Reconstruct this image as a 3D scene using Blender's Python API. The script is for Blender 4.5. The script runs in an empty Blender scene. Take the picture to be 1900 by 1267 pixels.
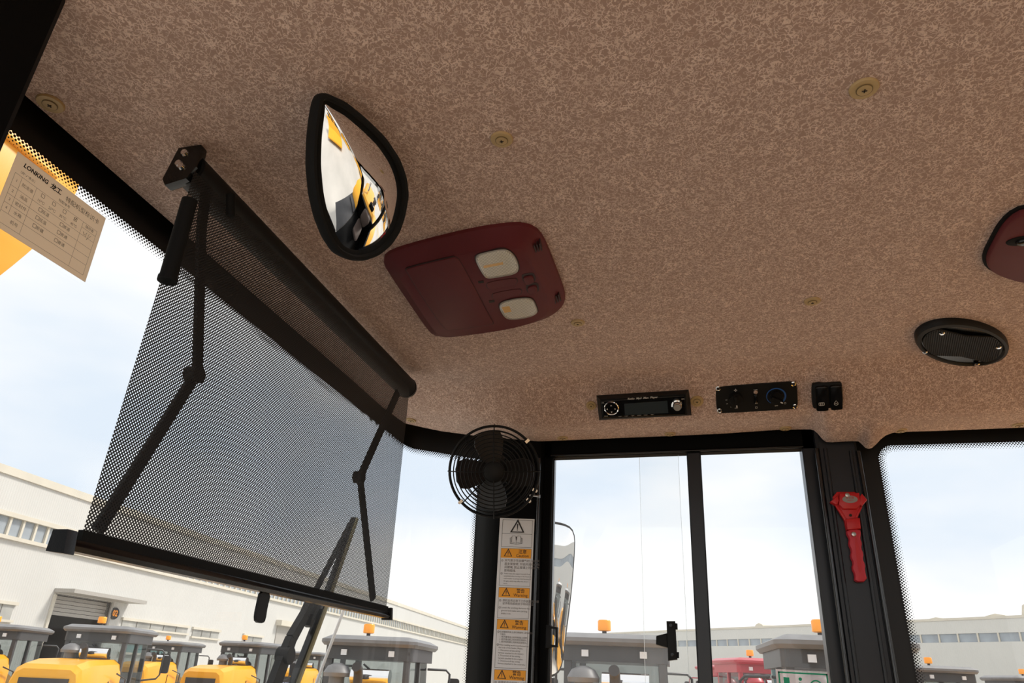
import bpy, bmesh, math, random
from mathutils import Vector, Matrix
from mathutils.bvhtree import BVHTree
random.seed(7)
S = bpy.context.scene
COL = S.collection
PI = math.pi
CZ = 2.75                      # camera height above the yard; all cab coordinates are relative to the camera

# ------------------------------------------------------------------ camera
FOC, YAW, PITCH, ROLL = 1327.2, 0.256192, 0.437965, 0.0460606
CF = Vector((math.cos(YAW)*math.cos(PITCH), math.sin(YAW)*math.cos(PITCH), math.sin(PITCH)))
_r = CF.cross(Vector((0, 0, 1))).normalized(); _u = _r.cross(CF)
CR = math.cos(ROLL)*_r + math.sin(ROLL)*_u
CU = -math.sin(ROLL)*_r + math.cos(ROLL)*_u
cam = bpy.data.cameras.new('camera'); camo = bpy.data.objects.new('camera', cam); COL.objects.link(camo)
cam.sensor_width = 36; cam.lens = FOC/1900*36; cam.clip_start = 0.02; cam.clip_end = 2000
m = Matrix((CR, CU, -CF)).transposed().to_4x4(); m.translation = (0, 0, CZ); camo.matrix_world = m
S.camera = camo

# ------------------------------------------------------------------ sky, sun, exposure
S.view_settings.view_transform = 'Standard'; S.view_settings.look = 'None'
S.view_settings.gamma = 1; S.view_settings.use_curve_mapping = False
S.view_settings.exposure = 0.0
S.cycles.transparent_max_bounces = 24
world = bpy.data.worlds.new('sky'); S.world = world; world.use_nodes = True
wn, wl = world.node_tree.nodes, world.node_tree.links
bg = wn['Background']
tc = wn.new('ShaderNodeTexCoord'); mp = wn.new('ShaderNodeMapping'); mp.inputs['Scale'].default_value = (1, 1, 2.6)
mp.inputs['Location'].default_value = (1.3, 0.2, 0.4)
nz = wn.new('ShaderNodeTexNoise'); nz.inputs['Scale'].default_value = 2.3; nz.inputs['Detail'].default_value = 4
nz.inputs['Roughness'].default_value = 0.5
rp = wn.new('ShaderNodeValToRGB')
rp.color_ramp.elements[0].position = 0.38; rp.color_ramp.elements[0].color = (0.74, 0.83, 0.94, 1)
rp.color_ramp.elements[1].position = 0.66; rp.color_ramp.elements[1].color = (1.0, 1.0, 1.0, 1)
wl.new(tc.outputs['Generated'], mp.inputs['Vector']); wl.new(mp.outputs['Vector'], nz.inputs['Vector'])
# a low band of thinner cloud runs round the whole horizon
sep = wn.new('ShaderNodeSeparateXYZ'); wl.new(tc.outputs['Generated'], sep.inputs[0])
bd = wn.new('ShaderNodeValToRGB'); bd.color_ramp.interpolation = 'EASE'
for k_, (ps, v) in enumerate(((0.0, .30), (.09, .26), (.20, 0.0), (.30, .03), (.46, .24), (1.0, .30))):
    el = bd.color_ramp.elements[k_] if k_ < 2 else bd.color_ramp.elements.new(ps)
    el.position = ps; el.color = (v, v, v, 1)
wl.new(sep.outputs['Z'], bd.inputs['Fac'])
ad = wn.new('ShaderNodeMath'); ad.operation = 'ADD'; wl.new(nz.outputs['Fac'], ad.inputs[0]); wl.new(bd.outputs['Color'], ad.inputs[1])
wl.new(ad.outputs[0], rp.inputs['Fac']); wl.new(rp.outputs['Color'], bg.inputs['Color'])
bg.inputs['Strength'].default_value = 1.10
sun = bpy.data.lights.new('sun', 'SUN'); suno = bpy.data.objects.new('sun', sun); COL.objects.link(suno)
sun.energy = 3.6; sun.angle = math.radians(12); sun.color = (1.0, 0.94, 0.86)
suno.rotation_euler = Vector((-0.38, 0.55, -0.80)).to_track_quat('-Z', 'Y').to_euler()

# ------------------------------------------------------------------ pixel -> place
def ray(x, y): return (x-950)*CR - (y-633.5)*CU + FOC*CF
def on(x, y, ax, v):
    d = ray(x, y); return d*(v/d[ax])
def onp(x, y, C, n):
    d = ray(x, y); return d*(C.dot(n)/d.dot(n))

# ------------------------------------------------------------------ mesh builder
def frame(C, z, xh):
    z = Vector(z).normalized(); xh = Vector(xh); x = (xh - z*xh.dot(z)).normalized(); y = z.cross(x)
    M = Matrix((x, y, z)).transposed().to_4x4(); M.translation = C
    return M
def rrect(cx, cy, w, h, r, n=5):
    out = []
    rs = r if isinstance(r, (tuple, list)) else (r,)*4
    for k, (sx, sy) in enumerate(((1, 1), (-1, 1), (-1, -1), (1, -1))):
        q = rs[k]
        for i in range(n+1):
            a = PI/2*k + PI/2*i/n
            out.append((cx+sx*(w/2-q)+q*math.cos(a), cy+sy*(h/2-q)+q*math.sin(a)))
    return out
def circ(cx, cy, rx, ry=None, n=24, a0=0):
    ry = rx if ry is None else ry
    return [(cx+rx*math.cos(a0+2*PI*i/n), cy+ry*math.sin(a0+2*PI*i/n)) for i in range(n)]
def area(p): return sum(p[i-1][0]*p[i][1]-p[i][0]*p[i-1][1] for i in range(len(p)))/2
def inset(p, d):
    n = len(p); out = []; s = 1 if area(p) > 0 else -1
    for i in range(n):
        a, b, c = Vector(p[i-1][:2]), Vector(p[i][:2]), Vector(p[(i+1) % n][:2])
        e1, e2 = (b-a), (c-b)
        if e1.length < 1e-9: e1 = e2
        if e2.length < 1e-9: e2 = e1
        n1 = Vector((-e1.y, e1.x)).normalized()*s; n2 = Vector((-e2.y, e2.x)).normalized()*s
        t = (n1+n2); k = max(0.35, t.length_squared/2/1)
        t = t/ max(t.length_squared/2, 0.5)
        out.append((b.x+t.x*d, b.y+t.y*d))
    return out
def resample(p, n, closed=True):
    P = [Vector(q) for q in p]
    if closed: P.append(P[0])
    L = [0]
    for i in range(1, len(P)): L.append(L[-1]+(P[i]-P[i-1]).length)
    out = []; j = 0
    for k in range(n):
        t = L[-1]*k/(n if closed else n-1)
        while j < len(L)-2 and L[j+1] < t: j += 1
        out.append(P[j].lerp(P[j+1], (t-L[j])/max(1e-9, L[j+1]-L[j])))
    return out
def chaikin(p, it=2, closed=True):
    P = [Vector(q) for q in p]
    for _ in range(it):
        Q = [] if closed else [P[0]]
        for i in range(len(P) if closed else len(P)-1):
            a, b = P[i], P[(i+1) % len(P)]
            Q += [a.lerp(b, .25), a.lerp(b, .75)]
        if not closed: Q.append(P[-1])
        P = Q
    return P

class MB:
    def __init__(s): s.v, s.f = [], []
    def add(s, vs, fs):
        o = len(s.v); s.v += [Vector(q) for q in vs]; s.f += [tuple(i+o for i in q) for q in fs]; return s
    def box(s, c, d, R=None):
        c = Vector(c); x, y, z = d[0]/2, d[1]/2, d[2]/2
        vs = [Vector((i, j, k)) for k in (-z, z) for i, j in ((-x, -y), (x, -y), (x, y), (-x, y))]
        if R: vs = [R @ q for q in vs]
        return s.add([c+q for q in vs], [(3, 2, 1, 0), (4, 5, 6, 7), (0, 1, 5, 4), (1, 2, 6, 5), (2, 3, 7, 6), (3, 0, 4, 7)])
    def bb(s, x0, x1, y0, y1, z0, z1):
        return s.box(((x0+x1)/2, (y0+y1)/2, (z0+z1)/2), (abs(x1-x0), abs(y1-y0), abs(z1-z0)))
    def loft(s, rings, c0=True, c1=True, closed=True):
        n = len(rings[0]); vs = [q for r in rings for q in r]; fs = []
        for k in range(len(rings)-1):
            for i in range(n if closed else n-1):
                j = (i+1) % n; fs.append((k*n+i, k*n+j, (k+1)*n+j, (k+1)*n+i))
        if c0: fs.append(tuple(range(n-1, -1, -1)))
        if c1: fs.append(tuple(range((len(rings)-1)*n, len(rings)*n)))
        return s.add(vs, fs)
    def prism(s, poly, z0, z1, bev=0, bev0=0):
        if area(poly) < 0: poly = poly[::-1]
        R = []
        if bev0: R.append([(x, y, z0) for x, y in inset(poly, bev0)]); R.append([(p[0], p[1], z0+bev0) for p in poly])
        else: R.append([(p[0], p[1], z0) for p in poly])
        if bev:
            R.append([(p[0], p[1], z1-bev) for p in poly])
            R.append([(x, y, z1-bev*.3) for x, y in inset(poly, bev*.3)])
            R.append([(x, y, z1) for x, y in inset(poly, bev)])
        else: R.append([(p[0], p[1], z1) for p in poly])
        return s.loft(R)
    def hull2(s, p0, z0, p1, z1):
        return s.loft([[(x, y, z0) for x, y in p0], [(x, y, z1) for x, y in p1]])
    def cyl(s, a, b, r, r1=None, n=14, cap=True):
        a, b = Vector(a), Vector(b); d = (b-a).normalized(); r1 = r if r1 is None else r1
        x = d.orthogonal().normalized(); y = d.cross(x)
        R = [[p+(x*math.cos(2*PI*i/n)+y*math.sin(2*PI*i/n))*q for i in range(n)] for p, q in ((a, r), (b, r1))]
        return s.loft(R, cap, cap)
    def tube(s, path, r, n=8, closed=False):
        P = [Vector(q) for q in path]; m = len(P); R = []; x = None
        for i in range(m):
            d = (P[(i+1) % m]-P[i-1]) if closed else (P[min(i+1, m-1)]-P[max(i-1, 0)])
            d.normalize()
            x = d.orthogonal().normalized() if x is None else (x-d*x.dot(d)).normalized()
            y = d.cross(x); q = r[i] if isinstance(r, (list, tuple)) else r
            R.append([P[i]+(x*math.cos(2*PI*k/n)+y*math.sin(2*PI*k/n))*q for k in range(n)])
        if closed: R.append(R[0])
        return s.loft(R, not closed, not closed)
    def lathe(s, prof, n=32, C=(0, 0, 0)):
        C = Vector(C)
        return s.loft([[C+Vector((r*math.cos(2*PI*i/n), r*math.sin(2*PI*i/n), z)) for i in range(n)] for r, z in prof],
                      prof[0][0] > 1e-5, prof[-1][0] > 1e-5)
    def quad(s, a, b, c, d): return s.add([a, b, c, d], [(0, 1, 2, 3)])
    def xf(s, M): s.v = [M @ q for q in s.v]; return s
    def mesh(s, name, mat, smooth=None):
        me = bpy.data.meshes.new(name); me.from_pydata([tuple(q) for q in s.v], [], s.f); me.update()
        bm = bmesh.new(); bm.from_mesh(me)
        bmesh.ops.remove_doubles(bm, verts=bm.verts, dist=1e-6)
        bmesh.ops.recalc_face_normals(bm, faces=bm.faces); bm.to_mesh(me); bm.free()
        if smooth:
            me.polygons.foreach_set('use_smooth', [True]*len(me.polygons)); me.set_sharp_from_angle(angle=math.radians(smooth))
        if mat: me.materials.append(mat)
        return me
def link(name, data, parent=None):
    o = bpy.data.objects.new(name, data); COL.objects.link(o); o.parent = parent; return o
def part(name, mb, mat, parent, smooth=None, label=None):
    o = link(name, mb.mesh(name, mat, smooth), parent)
    if label: o['label'] = label
    return o
TO = Matrix.Translation((0, 0, CZ))
def thing(name, label, cat, M=None, group=None):
    o = link(name, None); o.empty_display_size = 0.05
    if M is None: M = Matrix()
    elif not isinstance(M, Matrix): M = Matrix.Translation(M)
    o.matrix_world = TO @ M; o['label'] = label; o['category'] = cat
    if group: o['group'] = group
    return o
def solo(name, label, cat, mb, mat, M, smooth=None, group=None):
    o = link(name, mb.mesh(name, mat, smooth)); o.matrix_world = TO @ (M if isinstance(M, Matrix) else Matrix.Translation(M))
    o['label'] = label; o['category'] = cat
    if group: o['group'] = group
    return o
def struct(name, mb=None, mat=None, smooth=None, label=None):
    o = link(name, mb.mesh(name, mat, smooth) if mb else None); o.location = (0, 0, CZ); o['kind'] = 'structure'
    if label: o['label'] = label
    return o
def copytree(o, parent=None):
    c = o.copy(); COL.objects.link(c); c.parent = parent
    for ch in o.children: copytree(ch, c)
    return c
# lettering: a list of (string, x, y, size, align[, bold[, slant]]) in the local xy plane -> one flat mesh
def texts(name, items, mat, parent, z=0.0003):
    vs, fs = [], []
    for it in items:
        t, x, y, sz, al = it[:5]
        cu = bpy.data.curves.new('t', 'FONT'); cu.body = t; cu.size = sz; cu.align_x = al; cu.align_y = 'CENTER'
        cu.resolution_u = 2; cu.fill_mode = 'FRONT'
        if len(it) > 5: cu.offset = it[5]*sz
        if len(it) > 6: cu.shear = it[6]
        ob = bpy.data.objects.new('t', cu); me = ob.to_mesh()
        k = len(vs); vs += [(v.co.x+x, v.co.y+y, z) for v in me.vertices]; fs += [tuple(i+k for i in p.vertices) for p in me.polygons]
        ob.to_mesh_clear(); bpy.data.objects.remove(ob); bpy.data.curves.remove(cu)
    me = bpy.data.meshes.new(name); me.from_pydata(vs, [], fs); me.materials.append(mat)
    o = link(name, me, parent)
    if len(items) > 1: o['kind'] = 'stuff'
    return o

# ------------------------------------------------------------------ materials
MATS = {}
def newmat(name):
    m = bpy.data.materials.new(name); m.use_nodes = True; MATS[name] = m
    return m, m.node_tree.nodes, m.node_tree.links, m.node_tree.nodes['Principled BSDF']
def pbr(name, col, rough=0.5, metal=0.0, spec=0.5, var=0.0, scale=20.0, bump=0.0, bscale=400.0, coat=0.0, trans=0.0, emit=0.0):
    m, N, L, b = newmat(name)
    b.inputs['Base Color'].default_value = (*col, 1); b.inputs['Roughness'].default_value = rough
    b.inputs['Metallic'].default_value = metal; b.inputs['Specular IOR Level'].default_value = spec
    b.inputs['Coat Weight'].default_value = coat; b.inputs['Transmission Weight'].default_value = trans
    t = N.new('ShaderNodeTexCoord')
    if var:
        n = N.new('ShaderNodeTexNoise'); n.inputs['Scale'].default_value = scale; n.inputs['Detail'].default_value = 4
        r = N.new('ShaderNodeValToRGB')
        r.color_ramp.elements[0].position = .3; r.color_ramp.elements[1].position = .7
        r.color_ramp.elements[0].color = (*[c*(1-var) for c in col], 1); r.color_ramp.elements[1].color = (*[min(1, c*(1+var)) for c in col], 1)
        L.new(t.outputs['Object'], n.inputs['Vector']); L.new(n.outputs['Fac'], r.inputs['Fac']); L.new(r.outputs['Color'], b.inputs['Base Color'])
    if bump:
        n = N.new('ShaderNodeTexNoise'); n.inputs['Scale'].default_value = bscale
        k = N.new('ShaderNodeBump'); k.inputs['Strength'].default_value = bump; k.inputs['Distance'].default_value = 0.002
        L.new(t.outputs['Object'], n.inputs['Vector']); L.new(n.outputs['Fac'], k.inputs['Height']); L.new(k.outputs['Normal'], b.inputs['Normal'])
    if emit:
        b.inputs['Emission Color'].default_value = (*col, 1); b.inputs['Emission Strength'].default_value = emit
    return m
def mathn(N, L, op, a, b=None):
    n = N.new('ShaderNodeMath'); n.operation = op
    for i, q in enumerate((a, b)):
        if q is None: continue
        if isinstance(q, (int, float)): n.inputs[i].default_value = q
        else: L.new(q, n.inputs[i])
    return n.outputs[0]
def glassmat(name, tint=(1, 1, 1), haze=0.03, hcol=(.9, .92, .95), refl=1.0):
    m, N, L, b = newmat(name); N.remove(b); out = N['Material Output']
    tr = N.new('ShaderNodeBsdfTransparent'); tr.inputs['Color'].default_value = (*tint, 1)
    tl = N.new('ShaderNodeBsdfTranslucent'); tl.inputs['Color'].default_value = (*hcol, 1)
    gl = N.new('ShaderNodeBsdfGlossy'); gl.inputs['Roughness'].default_value = 0.01
    lwt = N.new('ShaderNodeLayerWeight'); lwt.inputs['Blend'].default_value = .5
    sch = mathn(N, L, 'ADD', mathn(N, L, 'MULTIPLY', mathn(N, L, 'POWER', lwt.outputs['Facing'], 5.0), .9), .05)
    sch = mathn(N, L, 'MULTIPLY', sch, refl)
    t = N.new('ShaderNodeTexCoord'); n = N.new('ShaderNodeTexNoise'); n.inputs['Scale'].default_value = 9; n.inputs['Detail'].default_value = 5
    hz = N.new('ShaderNodeMath'); hz.operation = 'MULTIPLY'; hz.inputs[1].default_value = 2*haze
    L.new(t.outputs['Object'], n.inputs['Vector']); L.new(n.outputs['Fac'], hz.inputs[0])
    m1 = N.new('ShaderNodeMixShader'); m2 = N.new('ShaderNodeMixShader')
    L.new(hz.outputs[0], m1.inputs[0]); L.new(tr.outputs[0], m1.inputs[1]); L.new(tl.outputs[0], m1.inputs[2])
    L.new(sch, m2.inputs[0]); L.new(m1.outputs[0], m2.inputs[1]); L.new(gl.outputs[0], m2.inputs[2])
    L.new(m2.outputs[0], out.inputs[0])
    return m
def headliner():
    m, N, L, b = newmat('headliner_felt')
    t = N.new('ShaderNodeTexCoord'); co = t.outputs['Object']
    wv = N.new('ShaderNodeTexNoise'); wv.inputs['Scale'].default_value = 60; wv.inputs['Detail'].default_value = 1
    def lines(scale, width, off):
        mp = N.new('ShaderNodeMapping'); mp.inputs['Location'].default_value = off; L.new(co, mp.inputs['Vector'])
        n = N.new('ShaderNodeTexNoise'); n.inputs['Scale'].default_value = scale; n.inputs['Detail'].default_value = 1.2
        n.inputs['Distortion'].default_value = 0.6
        L.new(mp.outputs[0], n.inputs['Vector'])
        d = mathn(N, L, 'ABSOLUTE', mathn(N, L, 'SUBTRACT', n.outputs['Fac'], 0.5))
        mr = N.new('ShaderNodeMapRange'); mr.interpolation_type = 'SMOOTHSTEP'
        mr.inputs['From Min'].default_value = 0.0; mr.inputs['From Max'].default_value = width
        mr.inputs['To Min'].default_value = 1; mr.inputs['To Max'].default_value = 0
        L.new(d, mr.inputs['Value']); return mr.outputs[0]
    a = lines(165, .065, (0, 0, 0)); c = lines(125, .045, (3.1, 1.7, .4))
    big = N.new('ShaderNodeTexNoise'); big.inputs['Scale'].default_value = 45; big.inputs['Detail'].default_value = 2
    L.new(co, big.inputs['Vector'])
    mr = N.new('ShaderNodeMapRange'); mr.inputs['From Min'].default_value = .35; mr.inputs['From Max'].default_value = .62
    L.new(big.outputs['Fac'], mr.inputs['Value'])
    s = mathn(N, L, 'MAXIMUM', a, c)
    s = mathn(N, L, 'MULTIPLY', s, mathn(N, L, 'ADD', mathn(N, L, 'MULTIPLY', mr.outputs[0], .40), .60))
    mx = N.new('ShaderNodeMix'); mx.data_type = 'RGBA'
    mx.inputs[6].default_value = (0.390, 0.262, 0.210, 1); mx.inputs[7].default_value = (0.77, 0.585, 0.495, 1)
    L.new(s, mx.inputs[0]); L.new(mx.outputs[2], b.inputs['Base Color'])
    b.inputs['Roughness'].default_value = .95; b.inputs['Specular IOR Level'].default_value = .1
    b.inputs['Sheen Weight'].default_value = .15
    k = N.new('ShaderNodeBump'); k.inputs['Strength'].default_value = .35; k.inputs['Distance'].default_value = .0012
    L.new(s, k.inputs['Height']); L.new(k.outputs[0], b.inputs['Normal'])
    return m
def blindmesh():
    m, N, L, b = newmat('blind_net'); out = N['Material Output']
    b.inputs['Base Color'].default_value = (.013, .013, .014, 1); b.inputs['Roughness'].default_value = .7
    t = N.new('ShaderNodeTexCoord')
    mp = N.new('ShaderNodeMapping'); L.new(t.outputs['Object'], mp.inputs['Vector'])
    mp.inputs['Scale'].default_value = (1/.0043, 0, 1/.0043)
    def cell(off):
        a = N.new('ShaderNodeVectorMath'); a.operation = 'ADD'; a.inputs[1].default_value = off; L.new(mp.outputs[0], a.inputs[0])
        f = N.new('ShaderNodeVectorMath'); f.operation = 'FRACTION'; L.new(a.outputs[0], f.inputs[0])
        s_ = N.new('ShaderNodeVectorMath'); s_.operation = 'SUBTRACT'; s_.inputs[1].default_value = (.5, 0, .5); L.new(f.outputs[0], s_.inputs[0])
        l = N.new('ShaderNodeVectorMath'); l.operation = 'LENGTH'; L.new(s_.outputs[0], l.inputs[0]); return l.outputs['Value']
    d = mathn(N, L, 'MINIMUM', cell((0, 0, 0)), cell((.5, 0, .5)))
    h = mathn(N, L, 'LESS_THAN', d, .205)
    tr = N.new('ShaderNodeBsdfTransparent'); mx = N.new('ShaderNodeMixShader')
    L.new(h, mx.inputs[0]); L.new(b.outputs[0], mx.inputs[1]); L.new(tr.outputs[0], mx.inputs[2]); L.new(mx.outputs[0], out.inputs[0])
    return m
def corrugated(name, col, scale, rough=.5, var=.04):
    m, N, L, b = newmat(name)
    t = N.new('ShaderNodeTexCoord'); w = N.new('ShaderNodeTexWave'); w.inputs['Scale'].default_value = scale; w.inputs['Distortion'].default_value = 0
    L.new(t.outputs['Object'], w.inputs['Vector'])
    k = N.new('ShaderNodeBump'); k.inputs['Strength'].default_value = .35; k.inputs['Distance'].default_value = .03
    L.new(w.outputs['Fac'], k.inputs['Height']); L.new(k.outputs[0], b.inputs['Normal'])
    n = N.new('ShaderNodeTexNoise'); n.inputs['Scale'].default_value = .6; n.inputs['Detail'].default_value = 5
    r = N.new('ShaderNodeValToRGB'); r.color_ramp.elements[0].position = .3; r.color_ramp.elements[1].position = .7
    r.color_ramp.elements[0].color = (*[c*(1-var) for c in col], 1); r.color_ramp.elements[1].color = (*col, 1)
    L.new(t.outputs['Object'], n.inputs['Vector']); L.new(n.outputs['Fac'], r.inputs['Fac']); L.new(r.outputs[0], b.inputs['Base Color'])
    b.inputs['Roughness'].default_value = rough
    return m
FELT = headliner(); NET = blindmesh()
BLACK = pbr('black_paint', (.004, .004, .004), .55, spec=.05, bump=.05, bscale=900)
PILLAR = pbr('pillar_paint', (.013, .015, .019), .32, spec=.5, bump=.08, bscale=700)
BLK = pbr('black_plastic', (.006, .006, .006), .5, spec=.25, bump=.15, bscale=1500)
BLKG = pbr('black_gloss', (.005, .005, .005), .2, spec=.4)
BEAD = pbr('bead_gloss', (.012, .012, .013), .16, spec=.9)
RUBBER = pbr('rubber', (.006, .006, .006), .75, spec=.2, bump=.1)
FRIT = pbr('frit_enamel', (.004, .004, .004), .4)
MAROON = pbr('maroon_plastic', (.118, .019, .022), .5, spec=.22, bump=.2, bscale=1800, var=.06)
MAROOND = pbr('maroon_dark', (.028, .007, .007), .6)
TAN = pbr('tan_button', (.46, .32, .15), .5, var=.06, scale=60)
TAND = pbr('tan_groove', (.17, .115, .05), .7)
DARKHOLE = pbr('dark_recess', (.02, .013, .01), .8)
CHROME = pbr('chrome', (.85, .85, .86), .07, metal=1)
MIRROR = pbr('mirror_glass', (.93, .93, .93), .015, metal=1)
STEEL = pbr('steel', (.6, .58, .55), .3, metal=1)
RED = pbr('red_plastic', (.58, .012, .015), .38, bump=.05)
REDL = pbr('red_grip', (.60, .03, .05), .45)
PAPER = pbr('paper', (.78, .69, .60), .85, var=.03, scale=14)
_N, _L = PAPER.node_tree.nodes, PAPER.node_tree.links       # thin paper: some of the daylight behind it comes through
_t = _N.new('ShaderNodeBsdfTranslucent'); _t.inputs['Color'].default_value = (.95, .82, .68, 1); _m = _N.new('ShaderNodeMixShader'); _m.inputs[0].default_value = .62
_L.new(_N['Principled BSDF'].outputs[0], _m.inputs[1]); _L.new(_t.outputs[0], _m.inputs[2]); _L.new(_m.outputs[0], _N['Material Output'].inputs[0])
INK = pbr('ink', (.03, .028, .028), .8)
INKG = pbr('ink_grey', (.16, .14, .13), .8)
WHITE = pbr('label_white', (.72, .70, .69), .35, coat=.2)
ORANGE = pbr('label_orange', (.90, .36, .012), .4, coat=.2)
PRINTW = pbr('print_white', (.62, .60, .56), .6)
BLUE = pbr('print_blue', (.02, .10, .34), .5)
GREEN = pbr('green_print', (.0, .40, .20), .5)
CLEARF = glassmat('clear_film', (.96, .94, .94), .22, (.8, .72, .72), .6)
GLASS = glassmat('cab_glass', (.985, .99, .985), .022, refl=.7)
LENS = pbr('lamp_lens', (.50, .47, .42), .18, trans=.2)
LENSR = pbr('lens_ribs', (.82, .79, .72), .25)
BULB = pbr('amber_bulb', (.75, .45, .16), .3)
SCREEN = pbr('lcd', (.035, .045, .05), .12)
GREYP = pbr('grey_print', (.30, .29, .27), .6)
CORDM = pbr('pale_grey', (.75, .75, .75), .3)
YRUB = pbr('wiper_strip', (.50, .45, .24), .6)
EDGE = glassmat('glass_edge', (.80, .84, .84), .35, (.95, .97, 1), .5)
# yard
YELLOW = pbr('loader_yellow', (.86, .40, .012), .35, coat=.2, var=.03, scale=3)
YELLOWO = pbr('own_yellow', (.86, .40, .012), .4, coat=.2)
REDP = pbr('loader_red', (.45, .03, .05), .4, coat=.2)
DGREY = pbr('cab_grey', (.055, .055, .058), .45, var=.1, scale=6)
ROOFG = pbr('cab_roof_grey', (.17, .17, .175), .45, var=.1, scale=6)
TYRE = pbr('tyre', (.02, .02, .02), .85, bump=.3, bscale=60)
GRILLE = pbr('grille_dark', (.035, .033, .035), .6)
SEATM = pbr('seat_vinyl', (.10, .075, .065), .6)
SEATR = pbr('seat_red_cloth', (.32, .03, .04), .9, var=.3, scale=60)
LGLASS = glassmat('loader_glass', (.62, .66, .66), .06, refl=1.0)
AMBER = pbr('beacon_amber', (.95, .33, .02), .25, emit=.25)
LAMPB = pbr('emblem_blue', (.42, .50, .78), .4)
LAMPW = pbr('work_light', (.85, .86, .88), .2)
CONC = pbr('concrete', (.50, .48, .44), .9, var=.14, scale=.35, bump=.2, bscale=30)
LINEY = pbr('road_line', (.62, .44, .10), .8)
WALLW = corrugated('corrugated_white', (.62, .615, .59), 2.2)
WALLC = corrugated('corrugated_cream', (.64, .635, .60), 1.6)
TRIMC = pbr('cream_flashing', (.64, .60, .51), .6, var=.05, scale=.8)
WGLASS = pbr('dusty_window', (.33, .37, .41), .25, var=.25, scale=.35)
WGLASS2 = pbr('dusty_window_small', (.40, .40, .38), .3, var=.3, scale=.6)
TEAL = pbr('teal_glazing', (.16, .33, .34), .25, var=.2, scale=.6)
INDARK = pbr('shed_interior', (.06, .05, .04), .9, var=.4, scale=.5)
SHUT = pbr('shutter_grey', (.42, .40, .37), .5, var=.1)
LEAF = pbr('leaf', (.05, .09, .03), .8, var=.4, scale=8)
# ================================================================== cab structure
H = 0.58                                             # headliner height above the camera
# --- headliner: flat field plus a skirt that rolls down to the window headers
EB = []                                              # (edge point, matching point on the flat field)
def eb(E, B): EB.append((Vector(E), Vector(B)))
eb((.26, .713, H), (.26, .62, H)); eb((1.30, .713, H), (1.24, .62, H)); eb((1.50, .705, .572), (1.32, .60, H))
e = on(750, 785, 2, .555); eb(e, (1.345, .55, H))
eb(on(785, 793, 0, 1.585), (1.355, .50, H)); eb(on(820, 800, 0, 1.59), (1.36, .455, H))
for x, y in ((880, 808), (960, 815.5), (1000, 818.8), (1070, 816), (1150, 812.5), (1250, 808.5), (1340, 804.5), (1440, 797.6), (1480, 796.6), (1503, 796.6),
             (1510, 798), (1518, 805), (1526, 815), (1533, 820), (1545, 820.5), (1570, 818.8), (1586, 818.5), (1593, 819), (1600, 825),
             (1606, 831), (1612, 832.5), (1618, 831), (1626, 824), (1634, 815), (1644, 807.5), (1656, 803), (1668, 801.4), (1700, 800.5), (1750, 799), (1800, 797), (1850, 795), (1900, 793)):
    X = 1.60 if not 1505 < x < 1660 else 1.588
    p = on(x, y, 0, X); eb(p, (1.36, p.y, H))
eb((1.60, -1.02, .505), (1.36, -1.02, H))
E2 = []
for (a, b), (c, d) in zip(EB[:-1], EB[1:]):
    n = max(1, int((c-a).length/.03))
    for k in range(n): E2.append((a.lerp(c, k/n), b.lerp(d, k/n)))
E2.append(EB[-1])
NT = 16
hm = MB(); rows = []
for k in range(NT+1):
    t = k/NT; g = min(1, max(0, (t-.06)/.56)); g = g*g*(3-2*g)
    row = []
    for a, b in E2:
        zE = min(a.z, H); base = max(zE, .502)
        z = H-(H-base)*g
        if zE < base:                                 # the extra drop over the pillar top
            q = min(1, max(0, (t-.55)/.45)); z -= (base-zE)*q*q*(3-2*q)
        p = b.lerp(a, t); row.append(Vector((p.x, p.y, z)))
    rows.append(row)
hm.loft(rows, False, False, closed=False)
hm.add([b for a, b in E2]+[Vector((.26, -1.02, H))], [tuple(range(len(E2)+1))])
ceil = struct('ceiling', hm, FELT, 50, 'brown flecked felt headliner of the cab')
bmc = bmesh.new(); bmc.from_mesh(ceil.data); BV = BVHTree.FromBMesh(bmc); bmc.free()
def hl(x, y):
    p, n, i, d = BV.ray_cast(Vector((0, 0, 0)), ray(x, y).normalized())
    if p is None: p = on(x, y, 2, H); n = Vector((0, 0, -1))
    if n.dot(p) > 0: n = -n
    return p, n
struct('roof', MB().bb(.20, 1.72, -1.10, .77, .665, .74), YELLOWO, label='cab roof shell above the headliner')

# --- windscreen (wrap-round) : pane, enamel border, dots
TP = [Vector((.20, .735, .545)), Vector((.60, .735, .545)), Vector((1.0, .735, .5455)), Vector((1.35, .735, .5455))]
TP += [on(694, 777, 1, .73), on(751, 830, 1, .70), on(795, 837, 0, 1.667), on(838, 844, 0, 1.677), on(893, 853, 0, 1.682)]
TP = chaikin(TP, 2, closed=False)
TPd = resample(TP, 420, closed=False)
w1 = struct('window_1', label='wrap-round windscreen with dotted black border')
ZB = -.75
mb = MB(); rows = [[Vector((p.x, p.y, z if z else p.z+.0)) for p in TP] for z in (ZB, 0)]
rows = [[Vector((p.x, p.y, ZB)) for p in TP], [Vector((p.x, p.y, p.z+.03)) for p in TP]]
mb.loft(rows, False, False, closed=False); part('pane', mb, GLASS, w1, 60)
def offs(p, d):                                       # push inward, towards the cab
    c = Vector((.9, 0, 0)); v = (c-p); v.z = 0; return p+v.normalized()*d
mb = MB(); mb.loft([[offs(p, .002) for p in TP], [offs(p, .002)+Vector((0, 0, .14)) for p in TP]], False, False, closed=False)
part('enamel_border', mb, FRIT, w1, 60, 'black enamel border')
def dotrow(mb, pts, dirs, radii, gap, stagger):
    for p, q in zip(pts, dirs):
        pass
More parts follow.
